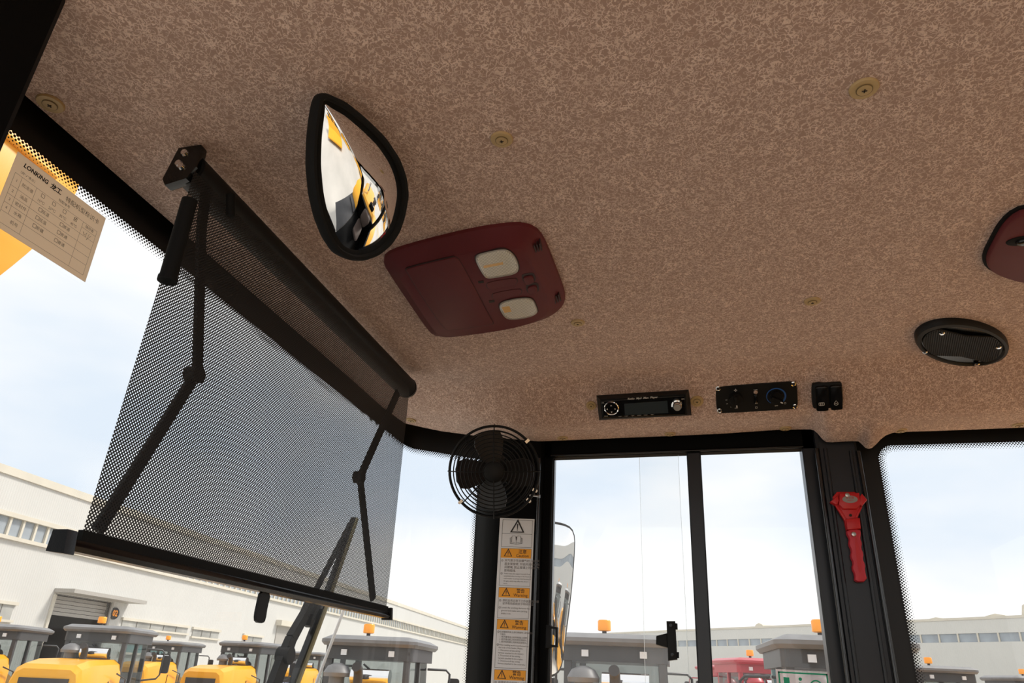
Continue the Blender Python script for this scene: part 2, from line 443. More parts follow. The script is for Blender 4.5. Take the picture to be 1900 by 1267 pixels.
def dots(mb, path, inward, pitch, normal_of):
    """rows of shrinking enamel dots hanging off an edge path; inward = unit vector into the clear glass"""
    L = [0]
    for i in range(1, len(path)): L.append(L[-1]+(path[i]-path[i-1]).length)
    rr = (.00235, .00205, .00165, .0012, .0007)
    for r_i, rad in enumerate(rr):
        n = int(L[-1]/pitch); j = 0
        for k in range(n):
            t = (k+.5*(r_i % 2))*pitch
            while j < len(L)-2 and L[j+1] < t: j += 1
            if L[j+1] < t: continue
            p = path[j].lerp(path[j+1], (t-L[j])/max(1e-9, L[j+1]-L[j]))
            iw = inward(p) if callable(inward) else inward
            tg = (path[j+1]-path[j]).normalized()
            c = p+iw*(r_i*pitch*.62)
            nn = normal_of(p)
            c = c+nn*.0022
            mb.add([c+(tg*math.cos(PI/3*a)+iw*math.sin(PI/3*a))*rad for a in range(6)], [(0, 1, 2, 3, 4, 5)])
def inw(p):
    v = Vector((.9-p.x, -p.y, 0)); return v.normalized()
mb = MB(); dots(mb, TPd, Vector((0, 0, -1)), .0056, inw)
vp = [Vector((TP[-1].x, on(890, 880, 0, 1.682).y, .47-.0)), Vector((TP[-1].x, on(872, 1267, 0, 1.682).y, -.30))]
vpp = [vp[0].lerp(vp[1], k/60) for k in range(61)]
dots(mb, vpp, Vector((0, 1, 0)), .0056, lambda p: Vector((-1, 0, 0)))
o = part('enamel_dots', mb, FRIT, w1); o['kind'] = 'stuff'
struct('trim_1', MB().bb(.20, 1.66, .740, .752, .560, .665), BLACK, label='black header beam over the windscreen')

# --- right-hand posts and frames
def colm(poly, z0, z1): return MB().prism(poly, z0, z1, bev=0)
ZL = -.75
def ext(top, bot, z=ZL):                              # carry an edge seen at two pixels down to height z
    return top.lerp(bot, (z-top.z)/(bot.z-top.z))
def vbar(name, X0, X1, tl, tr, bl, br, mat, ztop=None, bev=.003, parent=None, label=None):
    """upright bar between two leaning edges given in pixels, on the plane X0, thickness X1-X0"""
    P = [on(*q, 0, X0) for q in (tl, tr, bl, br)]
    L0, R0 = (ext(P[0], P[2], ztop or P[0].z), ext(P[1], P[3], ztop or P[1].z)); L1, R1 = ext(P[0], P[2]), ext(P[1], P[3])
    prof = [(0, -1), (bev, -.0), (bev, 0)]
    mb = MB(); rings = []
    for a, b in ((L1, R1), (L0, R0)):
        d = (b-a).normalized()
        rings.append([Vector((X1, a.y, a.z)), Vector((X0+bev, a.y, a.z)), Vector((X0, a.y, a.z))+d*bev, Vector((X0, b.y, b.z))-d*bev, Vector((X0+bev, b.y, b.z)), Vector((X1, b.y, b.z))])
    mb.loft(rings)
    if parent: return part(name, mb, mat, parent, 35, label)
    return struct(name, mb, mat, 35, label)
# front post with the warning strip
def yy(x, y, X): return on(x, y, 0, X).y
pol = [(1.70, .512), (1.684, .512), (1.625, .470), (1.608, .446), (1.604, .436), (1.604, .345), (1.608, .338), (1.625, .334), (1.70, .334)]
struct('trim_2', MB().prism(pol, ZL, .64), BLACK, 30, 'black front corner post')
bead = lambda name, a, b, r, lab: struct(name, MB().tube([a, b], r, 10), BEAD, 60, lab)
a, b = on(1001, 850, 0, 1.606), on(987, 1267, 0, 1.606)
bead('trim_3', a, ext(a, b), .0035, 'thin rounded bead along the front post')
# sliding side window
w2 = struct('window_2', label='side window with sliding panes in a black frame')
XW = 1.64
zt = on(1250, 840, 0, XW).z
vbar('frame_post', XW-.012, XW+.03, (1001, 819), (1025.5, 849), (990, 1267), (1015.5, 1267), BLACK, ztop=.64, parent=w2)
vbar('frame_bead', XW-.002, XW+.02, (1022, 849), (1029, 849), (1012.5, 1267), (1020, 1267), BLKG, ztop=zt+.01, parent=w2)
vbar('centre_bar', XW-.008, XW+.022, (1273.7, 840.6), (1300.2, 839.7), (1295.2, 1267), (1323.6, 1267), PILLAR, ztop=zt+.02, parent=w2)
vbar('frame_post', XW-.012, XW+.03, (1488, 832), (1520, 832), (1542.5, 1267), (1582, 1267), PILLAR, ztop=.64, parent=w2)
mb = MB(); a, b = on(1000, 850, 0, XW-.012), on(1520, 831, 0, XW-.012)
mb.add([(XW-.012, a.y, a.z), (XW-.012, b.y, b.z), (XW-.012, b.y, .66), (XW-.012, a.y, .66), (XW+.012, a.y, a.z), (XW+.012, b.y, b.z), (XW+.012, b.y, .66), (XW+.012, a.y, .66)],
       [(0, 1, 2, 3), (0, 1, 5, 4), (4, 5, 6, 7), (0, 3, 7, 4), (1, 2, 6, 5), (2, 3, 7, 6)])
part('frame_header', mb, BLACK, w2)
mb = MB(); a, b = on(1022, 845.5, 0, XW-.014), on(1490, 828.5, 0, XW-.014)
mb.tube([a, b], .003, 8); part('header_bead', mb, BLKG, w2, 60)
def pane(name, X, l0, l1, r0, r1, parent, mat=GLASS, th=.004):
    P = [on(*q, 0, X) for q in (l0, r0, l1, r1)]
    tl, tr = ext(P[0], P[2], zt+.01), ext(P[1], P[3], zt+.01); bl, br = ext(P[0], P[2]), ext(P[1], P[3])
    o = part(name, MB().quad(bl, br, tr, tl), mat, parent)
    e = MB()
    for A, B in ((tl, bl), (tr, br)):
        e.box((A+B)/2, (th, .0008, (A-B).length), Vector((0, 0, 1)).rotation_difference((A-B).normalized()).to_matrix())
    part('pane_edge', e, EDGE, o)
    return o
pane('pane', XW+.004, (1020, 849), (1010, 1267), (1258, 840), (1279, 1267), w2)
pane('pane', XW+.012, (1186, 843), (1197.5, 1267), (1495, 832), (1550, 1267), w2)
# centre post (B-post)
vbar('trim_4', 1.600, 1.70, (1515, 832), (1592, 837), (1574.5, 1267), (1663, 1267), PILLAR, ztop=.60, bev=.006, label='wide dark centre post with raised flanges')
for nm, t, bt in (('trim_5', (1515, 832), (1574, 1267)), ('trim_6', (1592.5, 837), (1664, 1267))):
    a, b = on(*t, 0, 1.600), on(*bt, 0, 1.600)
    bead(nm, a, ext(a, b), .0042, 'slim rounded flange along the centre post')
for k, (t, bt, w) in enumerate((((1531, 832), (1592, 1267), .004), ((1578, 836), (1645, 1267), .0035))):
    a, b = on(*t, 0, 1.598), on(*bt, 0, 1.598)
    struct('trim_%d' % (7+k), MB().tube([a, ext(a, b)], w, 8), PILLAR, 60, 'shallow pressed rib on the centre post')
# rear side window
w3 = struct('window_3', label='rear quarter window with dotted black border')
XR = 1.66
A = on(1629.5, 848, 0, XR); Bp = on(1702, 1267, 0, XR); T1 = on(1652, 826.3, 0, XR); T2 = on(1900, 819, 0, XR)
T3 = T1.lerp(T2, 2.3); Bl = ext(A, Bp)
cor = [T1.lerp(T2, 0.0)]; ctrl = on(1634, 828, 0, XR)
arc = [((1-t)**2*A+2*t*(1-t)*ctrl+t*t*T1) for t in [k/8 for k in range(9)]]
edge = [Bl]+[A.lerp(Bl, 1-k/10) for k in range(1, 10)]+arc+[T1.lerp(T3, k/10) for k in range(1, 11)]
outer = []
for p in edge:
    outer.append(p)
YL = -.34
mb = MB(); pts = edge; n = len(pts)
inner = [Vector((XR, p.y, p.z)) for p in pts]
outr = []
for i, p in enumerate(pts):
    if i < 10: outr.append(Vector((XR, yy(1560, 1000, XR)+.05, p.z)))
    elif i < 19:
        t = (i-10)/8; outr.append(Vector((XR, yy(1560, 1000, XR)+.05 if t < .5 else p.y+.02*(1-t), .66 if t >= .5 else p.z+.1)))
    else: outr.append(Vector((XR, p.y, .66)))
mb.loft([inner, outr], False, False, closed=False); part('enamel_border', mb, FRIT, w3, label='black enamel border')
part('pane', MB().quad(Vector((XR+.003, -.28, ZL)), Vector((XR+.003, -1.02, ZL)), Vector((XR+.003, -1.02, .62)), Vector((XR+.003, -.28, .62))), GLASS, w3)
dp = resample(edge, 260, closed=False)
def inw3(p):
    c = Vector((XR, -.80, -.1)); 
    i = min(range(len(dp)), key=lambda k: (dp[k]-p).length_squared); a, b = dp[max(0, i-2)], dp[min(len(dp)-1, i+2)]
    t = (b-a).normalized(); q = Vector((0, -t.z, t.y))
    return q if q.dot(c-p) > 0 else -q
mb = MB(); dots(mb, dp, inw3, .0056, lambda p: Vector((-1, 0, 0)))
o = part('enamel_dots', mb, FRIT, w3); o['kind'] = 'stuff'
struct('trim_9', MB().bb(1.684, 1.70, -1.05, .52, .525, .665), BLACK, label='black side header rail')
# left front post, left door opening, rear wall, lower body
struct('trim_10', MB().prism([(.235, .80), (.235, .60), (.30, .556), (.362, .556), (.372, .566), (.372, .80)], ZL, .66, 0), BLACK, 30, 'black left front post close to the camera')
struct('trim_11', MB().bb(.20, .255, -1.05, .60, .60, .66), BLACK, label='black rail over the open door')
struct('trim_12', MB().bb(.20, .30, -1.05, -.72, ZL, .66), BLACK, label='left rear post and door jamb')
struct('trim_13', MB().bb(1.62, 1.74, -1.07, -.98, ZL, .66), BLACK, label='right rear post')
struct('trim_14', MB().bb(.20, 1.74, -1.07, -1.0, .50, .66), BLACK, label='header over the rear window')
w4 = struct('window_4', label='rear window of the cab'); part('pane', MB().quad((.30, -1.03, -.42), (1.64, -1.03, -.42), (1.64, -1.03, .52), (.30, -1.03, .52)), GLASS, w4)
struct('floor', MB().bb(.22, 1.72, -1.05, .84, -1.30, -1.25), RUBBER, label='black rubber cab floor')
struct('wall_right', MB().bb(1.66, 1.76, -1.05, .60, -1.25, -.55), BLACK, label='lower right side of the cab')
struct('wall_left', MB().bb(.22, .30, -1.05, -.72, -1.25, ZL), BLACK, label='lower left side of the cab')
struct('wall_front', MB().bb(.22, 1.74, .70, .84, -1.25, -.60), BLACK, label='lower front of the cab under the windscreen')
struct('wall_back', MB().bb(.22, 1.74, -1.08, -1.0, -1.25, -.42), BLACK, label='lower back wall of the cab')
# ================================================================== things in the cab
def on_panel(C, n, xh):
    M = frame(C, n, xh); Mi = M.inverted()
    def loc(x, y, dz=0.0):
        """pixel -> local xy on the plane lifted dz above the panel"""
        nn = M.to_3x3().col[2]; c = Vector(C)+nn*dz
        q = Mi @ onp(x, y, c, nn); return (q.x, q.y)
    return M, loc
# --- headliner buttons
def button(x, y, r, label):
    p, n = hl(x, y); M = frame(p, n, (0, -1, 0))
    t = thing('headliner_button', label, 'fastener', M, 'tan headliner buttons')
    part('washer', MB().lathe([(r, -.004), (r, .0012), (r*.93, .0026), (0, .0030)], 28), TAN, t, 40)
    part('groove_ring', MB().lathe([(r*.56, .0024), (r*.56, .0036), (r*.50, .0036), (r*.50, .0024)], 28), TAND, t, 40)
    part('cap', MB().lathe([(r*.50, .0024), (r*.50, .0040), (0, .0044)], 24), TAN, t, 40)
    part('cross_slot', MB().box((0, 0, .0043), (r*.34, r*.08, .0012)).box((0, 0, .0043), (r*.08, r*.34, .0012)), DARKHOLE, t)
button(94, 191, .0150, 'tan button at the headliner corner next to the windscreen, top left')
button(931, 257.5, .0135, 'tan button between the convex mirror and the top edge')
button(1603, 163, .0150, 'large tan button at upper right of the headliner')
button(1507, 558, .0130, 'tan button on the flat headliner left of the loudspeaker')
button(1072, 598, .0125, 'tan button right below the maroon light console')
button(763, 779, .0125, 'tan button in the corner beside the blind roller end')
button(1097, 752, .0110, 'tan button just left of the radio')
button(1293, 744, .0135, 'tan button between the radio and the heater panel')
button(1044, 812, .0125, 'tan button over the front end of the side window')
button(1243, 804.5, .0125, 'tan button over the centre bar of the side window')
button(1457, 794, .0125, 'tan button above the rear end of the side window')
button(1671, 798, .0125, 'tan button over the rounded corner of the rear window')
button(1890, 788, .0125, 'tan button over the rear window at the right edge')

# --- sun blind
YB = .55
sb = thing('sun_blind', 'black mesh roller sun blind pulled down over the windscreen', 'sun blind', (.92, YB, .50))
def L_(p): return Vector(p)-Vector((.92, YB, .50))
zr = .546; YZ = YB+.022; xl, xr_ = .575, 1.318
part('roller_tube', MB().cyl(L_((xl+.012, YZ, zr)), L_((xr_, YZ, zr)), .0215, n=28), BLK, sb, 50)
part('end_cap', MB().cyl(L_((xr_, YZ, zr)), L_((xr_+.012, YZ, zr)), .0225, .019, 24), BLK, sb, 50)
mb = MB().prism([(-.014, .030), (-.016, -.004), (-.006, -.020), (.022, -.026), (.028, -.016), (.018, .030)], 0, .014, .003)
mb.xf(Matrix.Translation(L_((xl+.004, YZ, zr))) @ Matrix(((0, 0, 1), (1, 0, 0), (0, 1, 0))).to_4x4())
br = part('bracket', mb, BLKG, sb, 30)
for dy, dz in ((.006, .020), (.010, .004), (.005, -.001)):
    part('screw', MB().lathe([(.005, 0), (.004, .003), (0, .0035)], 14).xf(Matrix.Translation(L_((xl+.004, YZ+dy, zr+dz))) @ Matrix.Rotation(-PI/2, 4, 'Y')), CHROME, br, 50)
part('bracket_tip', MB().cyl(L_((.615, YB-.022, .523)), L_((.622, YB-.024, .496)), .0055, n=12), RUBBER, sb, 50)
z0, z1 = .098, .53
fb = MB()
fa = [on(150, 985, 1, YB), on(345, 370, 1, YB)]; fr_ = [on(718, 1118, 1, YB), on(757, 745, 1, YB)]
FL, FR = .562, 1.288
fb.quad(L_((FL, YB, z0)), L_((FR, YB, z0)), L_((FR-.004, YB, z1)), L_((FL+.010, YB, z1)))
part('mesh_fabric', fb, NET, sb, label='see-through black mesh')
part('hem', MB().bb(FL-.92-.002, FR-.92+.002, -.003, .003,   .093-.5, .1065-.5), RUBBER, sb)
bbp = [(-.0075, -.002), (-.006, -.0065), (.006, -.0065), (.0075, -.002), (.0045, .002), (.004, .004), (-.004, .004), (-.0045, .002)]
mb = MB(); mb.loft([[Vector((x, q[0], q[1]))+L_((0, YB, .0925)) for q in bbp] for x in (.542, 1.296)])
part('bottom_bar', mb, BLKG, sb, 30)
part('end_cap', MB().prism([(-.010, -.010), (.010, -.008), (.009, .011), (-.007, .011)], 0, .013, .002).xf(Matrix.Translation(L_((.538, YB, .092))) @ Matrix(((0, 0, 1), (1, 0, 0), (0, 1, 0))).to_4x4()), PILLAR, sb, 30)
part('end_cap', MB().prism([(-.009, -.010), (.010, -.010), (.009, .010), (-.007, .011)], 0, .010, .002).xf(Matrix.Translation(L_((1.294, YB, .094))) @ Matrix(((0, 0, 1), (1, 0, 0), (0, 1, 0))).to_4x4()), BLK, sb, 30)
P0, P1 = on(492, 1098, 1, YB), on(485, 1137, 1, YB)
tab = [(-.012, 0), (.012, 0), (.009, -.018), (.010, -.033), (.006, -.038), (-.010, -.038), (-.014, -.030), (-.013, -.014)]
part('pull_tab', MB().prism(chaikin(tab, 1), -.002, .002).xf(Matrix.Translation(L_(P0)) @ Matrix(((1, 0, 0), (0, 0, -1), (0, 1, 0))).to_4x4()), BLK, sb)
def arm(pts, w, Y, nm):
    P = [on(x, y, 1, Y) for x, y in pts]; mb = MB()
    for a, b in zip(P[:-1], P[1:]):
        d = (b-a).normalized(); s = d.cross(Vector((0, 1, 0))).normalized()*w/2; k = Vector((0, .0025, 0))
        mb.loft([[L_(a+s-k), L_(a-s-k), L_(a-s+k), L_(a+s+k)], [L_(b+s-k), L_(b-s-k), L_(b-s+k), L_(b+s+k)]])
    return part(nm, mb, BLK, sb)
YA = YB+.012
for up, lo, w in ((((384, 340), (374, 420), (366, 695)), ((363, 695), (180, 985)), .0135), (((738, 728), (668, 885)), ((668, 885), (692, 1112)), .016)):
    arm(up, w, YA, 'upper_arm'); arm(lo, w, YA+.004, 'lower_arm')
    j = on(*lo[0], 1, YA); part('elbow_joint', MB().cyl(L_(j+Vector((0, -.006, 0))), L_(j+Vector((0, .010, 0))), .0105, n=18), BLK, sb, 50)
a, b = on(352, 372, 1, YB-.02), on(310, 522, 1, YB-.02)
part('tension_sleeve', MB().cyl(L_(a), L_(b), .0085, .0092, 20).cyl(L_(b-(b-a)*.05), L_(b), .0102, .0102, 20), RUBBER, sb, 50)

# --- convex mirror
outl = [(594, 171), (606, 174), (640, 190), (676, 219), (712, 254), (738, 293), (751, 328), (755, 362), (748, 402), (738, 432), (722, 456), (700, 474), (672, 484), (648, 483), (622, 470),
        (602, 440), (588, 404), (578, 360), (573, 305), (575, 250), (581, 205), (586, 180)]
MC = hl(668, 335)[0]*.88
nm_ = (CR*.60-CU*.20-CF*.775).normalized()
M, loc = on_panel(MC, nm_, CR)
mir = thing('convex_mirror', 'teardrop convex mirror in a black rim under the headliner', 'mirror', M)
op = resample([loc(x, y) for x, y in outl], 96)
op = [Vector((p.x, p.y)) for p in op]
for _ in range(1): op = [(op[i-1]+op[i]*2+op[(i+1) % 96])/4 for i in range(96)]
cen = sum(op, Vector((0, 0)))/96
o2 = [tuple(p) for p in op]; i2 = inset(o2, .0068)
i2 = [Vector(p) for p in i2]
for _ in range(3): i2 = [(i2[i-1]+i2[i]*2+i2[(i+1) % 96])/4 for i in range(96)]
mid1 = inset(o2, .002); mid2 = [Vector(a).lerp(b, .75) for a, b in zip(o2, i2)]
mb = MB()
mb.loft([[(p[0], p[1], -.016) for p in mid1], [(p[0], p[1], -.010) for p in o2], [(p[0], p[1], .004) for p in o2], [(p[0], p[1], .009) for p in mid1], [(p[0], p[1], .009) for p in mid2], [(p[0], p[1], .003) for p in i2], [(p[0], p[1], -.004) for p in i2]], True, False)
part('rim', mb, RUBBER, mir, 40)
mb = MB(); rings = []
for k in range(26):
    t = k/25*.999; s = 1-t; h = .026*(1-s*s)
    rings.append([((cen.x+(p.x-cen.x)*s), (cen.y+(p.y-cen.y)*s), .002+h) for p in i2])
mb.loft(rings, False, True); part('convex_glass', mb, MIRROR, mir, 80)
top, nn = hl(672, 300)
Mi = M.inverted()
q = Mi @ top; part('stalk', MB().cyl((cen.x, cen.y, -.012), q, .009, .012, 16), BLK, mir, 50)

# --- ceiling light console
def cz(x, y, d): return on(x, y, 2, H-d)
C0 = Vector((1.70*H, .56*H, H))
Mc = frame(C0, (0, 0, -1), (0, -1, 0)); Mci = Mc.inverted()
def lc(x, y, d=.026):
    q = Mci @ cz(x, y, d); return (q.x, q.y)
con = thing('ceiling_console', 'maroon ceiling light console with storage lid and two lamps', 'light console', Mc)
base = [(709, 478), (722, 462), (800, 440), (880, 421), (940, 412), (970, 411), (992, 418), (1006, 432), (1018, 458), (1038, 510), (1049, 540), (1048, 556), (1036, 572), (1010, 586), (960, 600), (890, 611), (825, 619), (806, 617), (794, 607), (760, 557), (725, 505)]
B_ = [lc(x, y, 0) for x, y in base]
B_ = [tuple(p) for p in resample(chaikin(B_, 2), 72)]
ctr = [sum(p[i] for p in B_)/72 for i in (0, 1)]
def shr(f, dx=0, dy=0): return [(ctr[0]+(p[0]-ctr[0])*f+dx, ctr[1]+(p[1]-ctr[1])*f+dy) for p in B_]
D = .024
mb = MB(); mb.loft([[(x, y, 0) for x, y in B_], [(x, y, .006) for x, y in B_], [(x, y, .010) for x, y in shr(.975)], [(x, y, D-.003) for x, y in shr(.845)], [(x, y, D) for x, y in shr(.82)]], False, True)
part('body', mb, MAROON, con, 40)
def cp(name, pts, z0, z1, mat, bev=0, sm=1, parent=con, d=D, smooth=40):
    P = [lc(x, y, d) for x, y in pts]
    if sm: P = [tuple(p) for p in chaikin(P, sm)]
    if area(P) < 0: P = P[::-1]
    return part(name, MB().prism(P, z0, z1, bev), mat, parent, smooth)
def grow(pts, k):
    cx = sum(p[0] for p in pts)/len(pts); cy = sum(p[1] for p in pts)/len(pts)
    return [(cx+(x-cx)*k, cy+(y-cy)*k) for x, y in pts]
lid = [(752, 502), (757, 497), (838, 477), (846, 477), (852, 481), (880, 531), (908, 586), (916, 598), (912, 601), (834, 612), (827, 610), (815, 597)]
cp('lid_gap', grow(lid, 1.018), D-.002, D+.0004, MAROOND)
cp('storage_lid', lid, D-.002, D+.0016, MAROON, .001)
def lens(pts, bulb):
    cp('lamp_bezel', grow(pts, 1.05), D-.002, D+.0008, MAROOND, sm=2)
    o = cp('lamp_lens', pts, D-.002, D+.0035, LENS, .0015, sm=2)
    P = [Vector(lc(x, y)) for x, y in grow(pts, .90)]; mn = Vector((min(p.x for p in P), min(p.y for p in P))); mx = Vector((max(p.x for p in P), max(p.y for p in P)))
    mb = MB(); n = 26
    poly = chaikin([Vector((p.x, p.y, 0)) for p in P], 2)
    for k in range(n):                                   # fine ribs clipped to the lens outline
        x = mn.x+(mx.x-mn.x)*(k+.5)/n; ys = []
        for i in range(len(poly)):
            a, b = poly[i-1], poly[i]
            if (a.x-x)*(b.x-x) < 0: ys.append(a.y+(b.y-a.y)*(x-a.x)/(b.x-a.x))
        if len(ys) >= 2: mb.box((x, (min(ys)+max(ys))/2, D+.0036), ((mx.x-mn.x)/n*.55, max(ys)-min(ys), .0012))
    o2 = part('lens_ribs', mb, LENSR, o); o2['kind'] = 'stuff'
    P = [lc(x, y) for x, y in bulb]
    part('bulb', MB().prism(P, D+.0030, D+.0045), BULB, o)
lens([(883, 472), (905, 466), (930, 461), (945, 463), (958, 477), (964, 497), (957, 506), (930, 511), (905, 515), (897, 509), (882, 482)], [(897, 491), (933, 484), (934, 488), (898, 495)])
lens([(925, 567), (931, 559), (955, 553), (980, 551), (990, 555), (997, 572), (998, 578), (985, 586), (955, 591), (942, 590), (934, 584)], [(931, 568), (945, 566), (949, 576), (936, 578)])
for pl in ([(903, 529), (906, 523), (955, 515), (960, 519), (958, 526), (952, 529), (912, 536), (906, 535)], [(913, 549), (916, 543), (962, 535), (968, 538), (967, 544), (962, 548), (922, 555), (915, 553)]):
    o = cp('blank_groove', grow(pl, 1.05), D-.002, D+.0003, MAROOND); cp('blank_switch', pl, D-.001, D+.0007, MAROON)
for k, pl in enumerate(([(967, 512), (970, 508), (987, 505), (992, 508), (995, 518), (990, 523), (976, 527), (972, 523)], [(975, 531), (979, 526), (994, 523), (999, 526), (1001, 537), (997, 542), (982, 545), (978, 541)])):
    cp('switch_well', grow(pl, 1.0), D-.002, D+.0004, MAROOND); cp('lamp_switch', [(x, y+2.5) for x, y in grow(pl, .74)], D-.001, D+.003, MAROON, .001)
for x, y in ((892, 523), (912, 559)):
    cp('slot', [(x-5, y-1.5), (x+5, y-3), (x+6, y+1), (x-4, y+2.5)], D-.002, D+.0005, DARKHOLE, sm=0)
def vents(x0, y0, dx, dy, lx, ly):
    for k in range(3):
        x, y = x0+dx*k, y0+dy*k
        P = [(x, y), (x+2.2, y-.8), (x+lx+2.2, y+ly-.8), (x+lx, y+ly)]
        Q = [lc(a, b, .014) for a, b in P]
        part('vent_slot', MB().prism(Q, .004, .0175), MAROOND, con)
vents(990, 452, 5, -1.6, 4, 13); vents(1026, 548, 4.5, -2, 4, 12)

# --- second maroon panel at the right edge
C1 = cz(1880, 450, 0); M1 = frame(C1, (0, 0, -1), (0, -1, 0)); M1i = M1.inverted()
def l1(x, y, d=.012):
    q = M1i @ cz(x, y, d); return (q.x, q.y)
mp_ = thing('ceiling_panel', 'maroon ceiling panel with a black latch, cut off by the right edge', 'panel', M1)
pl = [l1(x, y, 0) for x, y in ((1900, 377), (1872, 390), (1851, 412), (1836, 440), (1821, 470), (1823, 488), (1840, 500), (1870, 511), (1900, 518))]
xm = max(p[0] for p in pl)
pl2 = pl+[(xm+.12, pl[-1][1]+.0), (xm+.15, (pl[0][1]+pl[-1][1])/2), (xm+.12, pl[0][1])]
pl2 = [tuple(p) for p in resample(chaikin(pl2, 2), 60)]
if area(pl2) < 0: pl2 = pl2[::-1]
part('seal', MB().prism(pl2, 0, .004), RUBBER, mp_)
part('plate', MB().prism(inset(pl2, .004), .002, .013, .004), MAROON, mp_, 40)
k0 = l1(1897, 445); part('latch_bezel', MB().prism(circ(*k0, .020, .012, 28), .010, .0145, .001), RUBBER, mp_, 40)
part('latch_knob', MB().prism(circ(k0[0]+.004, k0[1], .013, .008, 24), .012, .019, .003), BLKG, mp_, 40)

# --- loudspeaker (oval)
C2 = cz(1786, 641, 0); Msp = frame(C2, (0, 0, -1), (0, -1, 0)); Mspi = Msp.inverted()
def ls(x, y, d=.010):
    q = Mspi @ cz(x, y, d); return Vector((q.x, q.y))
sp = thing('loudspeaker', 'oval black loudspeaker with ribbed grille on the headliner', 'speaker', Msp)
sc_ = ls(1786, 641.5); A_ = ls(1786+86, 641.5+11.5)-sc_; B_v = ls(1786-8, 641.5+36)-sc_
def ov(k, n=56): return [tuple(sc_+A_*k*math.cos(2*PI*i/n)+B_v*k*math.sin(2*PI*i/n)) for i in range(n)]
def rg(k, z): return [(x, y, z) for x, y in ov(k)]
part('ring', MB().loft([rg(1.0, 0), rg(1.0, .007), rg(.97, .012), rg(.90, .0135), rg(.86, .010), rg(.86, .001)], False, False), BLK, sp, 40)
part('cone', MB().loft([rg(.865, .009), rg(.5, .005), rg(.1, .004)], False, True), BLKG, sp, 40)
gp = []
for k in range(72):
    a = 2*PI*k/72; x, y = math.cos(a)*.845, math.sin(a)*.845
    lim = .50+.22*abs(x); y = max(-lim, min(lim, y)); gp.append(tuple(sc_+A_*x+B_v*y))
if area(gp) < 0: gp = gp[::-1]
part('grille', MB().prism(gp, .009, .0118, .001), BLK, sp, 40)
mb = MB()
for k in range(-17, 18):
    x = k*.046; h = min(.50+.22*abs(x), math.sqrt(max(0, .83**2-x*x)))*.97
    a, b = sc_+A_*x+B_v*h, sc_+A_*x-B_v*h; d = (b-a).normalized(); s = Vector((-d.y, d.x))*.0008
    mb.loft([[(*(a+s), z) for z in (.0116, .0126)]+[(*(a-s), z) for z in (.0126, .0116)], [(*(b+s), z) for z in (.0116, .0126)]+[(*(b-s), z) for z in (.0126, .0116)]])
o = part('grille_ribs', mb, RUBBER, sp); o['kind'] = 'stuff'
for x, y in ((1748, 618.5), (1853, 644.5), (1716, 653.5), (1813, 676)):
    c = ls(x, y, .013); part('screw', MB().lathe([(.0048, 0), (.0048, .0015), (.003, .003), (0, .003)], 14, (c.x, c.y, .0122)), CHROME, sp, 40)

# --- car radio
def panel_on_liner(quad, xh=(0, -1, 0), tilt=0.0):
    cx = sum(p[0] for p in quad)/4; cy = sum(p[1] for p in quad)/4
    ps = [hl(*p) for p in [(cx, cy)]+list(quad)]
    n = sum((q[1] for q in ps), Vector())
    n.normalize()
    C = ps[0][0]
    if tilt: n = (n*(1-tilt)+(-C.normalized())*tilt).normalized()
    a = onp(*quad[0], C, n); b = onp(*quad[1], C, n); c = onp(*quad[2], C, n); d = onp(*quad[3], C, n)
    return on_panel(C, n, (b-a)+(c-d))
rq = ((1108, 732), (1277, 720), (1281, 770), (1112, 778))
M, loc = panel_on_liner(rq, tilt=.35)
rad = thing('car_radio', 'black car radio with round keypad and chrome volume knob', 'radio', M)
fz = .024
Bq = [loc(*p) for p in ((1107, 733), (1278, 720.5), (1283, 769), (1112, 778))]
Fq = [loc(*p, fz) for p in ((1113.5, 741), (1272, 731), (1274.5, 770), (1117, 776.5))]
def quadr(q, z): return [(x, y, z) for x, y in q]
mb = MB(); mb.loft([quadr(Bq, -.012), quadr(Bq, .004), quadr(Fq, fz)]); part('housing', mb, BLK, rad)
def rp(name, quad, z0, z1, mat, bev=0, parent=rad):
    P = [loc(*p, fz) for p in quad]
    if area(P) < 0: P = P[::-1]
    return part(name, MB().prism(P, z0, z1, bev), mat, parent)
rp('faceplate', ((1116, 743.5), (1269, 733.5), (1271, 768), (1119, 774)), fz-.001, fz+.002, BLKG, .0008)
rp('display', ((1158, 748), (1238, 742.5), (1240, 765), (1159.5, 769)), fz, fz+.0028, SCREEN)
kc = loc(1134.5, 756, fz); rr = .0155
kp = part('keypad_ring', MB().lathe([(rr, fz), (rr, fz+.004), (rr*.92, fz+.005), (rr*.86, fz+.004), (rr*.86, fz)], 36, (*kc, 0)), CHROME, rad, 40)
part('keypad', MB().lathe([(rr*.86, fz), (rr*.86, fz+.0035), (0, fz+.0045)], 30, (*kc, 0)), BLKG, rad, 40)
vc = loc(1256, 750, fz); vr = .0115
kn = part('volume_knob', MB().lathe([(vr, fz), (vr, fz+.005), (vr*.8, fz+.006), (vr*.78, fz+.014), (vr*.68, fz+.016), (0, fz+.016)], 32, (*vc, 0)), CHROME, rad, 40)
part('knob_face', MB().lathe([(vr*.66, fz+.0155), (vr*.6, fz+.0166), (0, fz+.0166)], 24, (*vc, 0)), GREYP, kn, 40)
for k, x in enumerate((1138, 1150, 1162, 1174, 1186, 1198, 1210)):
    y = 773.6-.062*(x-1138)
    rp('button', ((x-4.5, y-2.3), (x+4.5, y-2.9), (x+4.6, y-.6), (x-4.4, y)), fz, fz+.0026, BLK)
t0 = loc(1192, 736.5, fz)
items = [('Radio  Mp3  Max  Player', t0[0], t0[1], .0062, 'CENTER', .01, .25)]
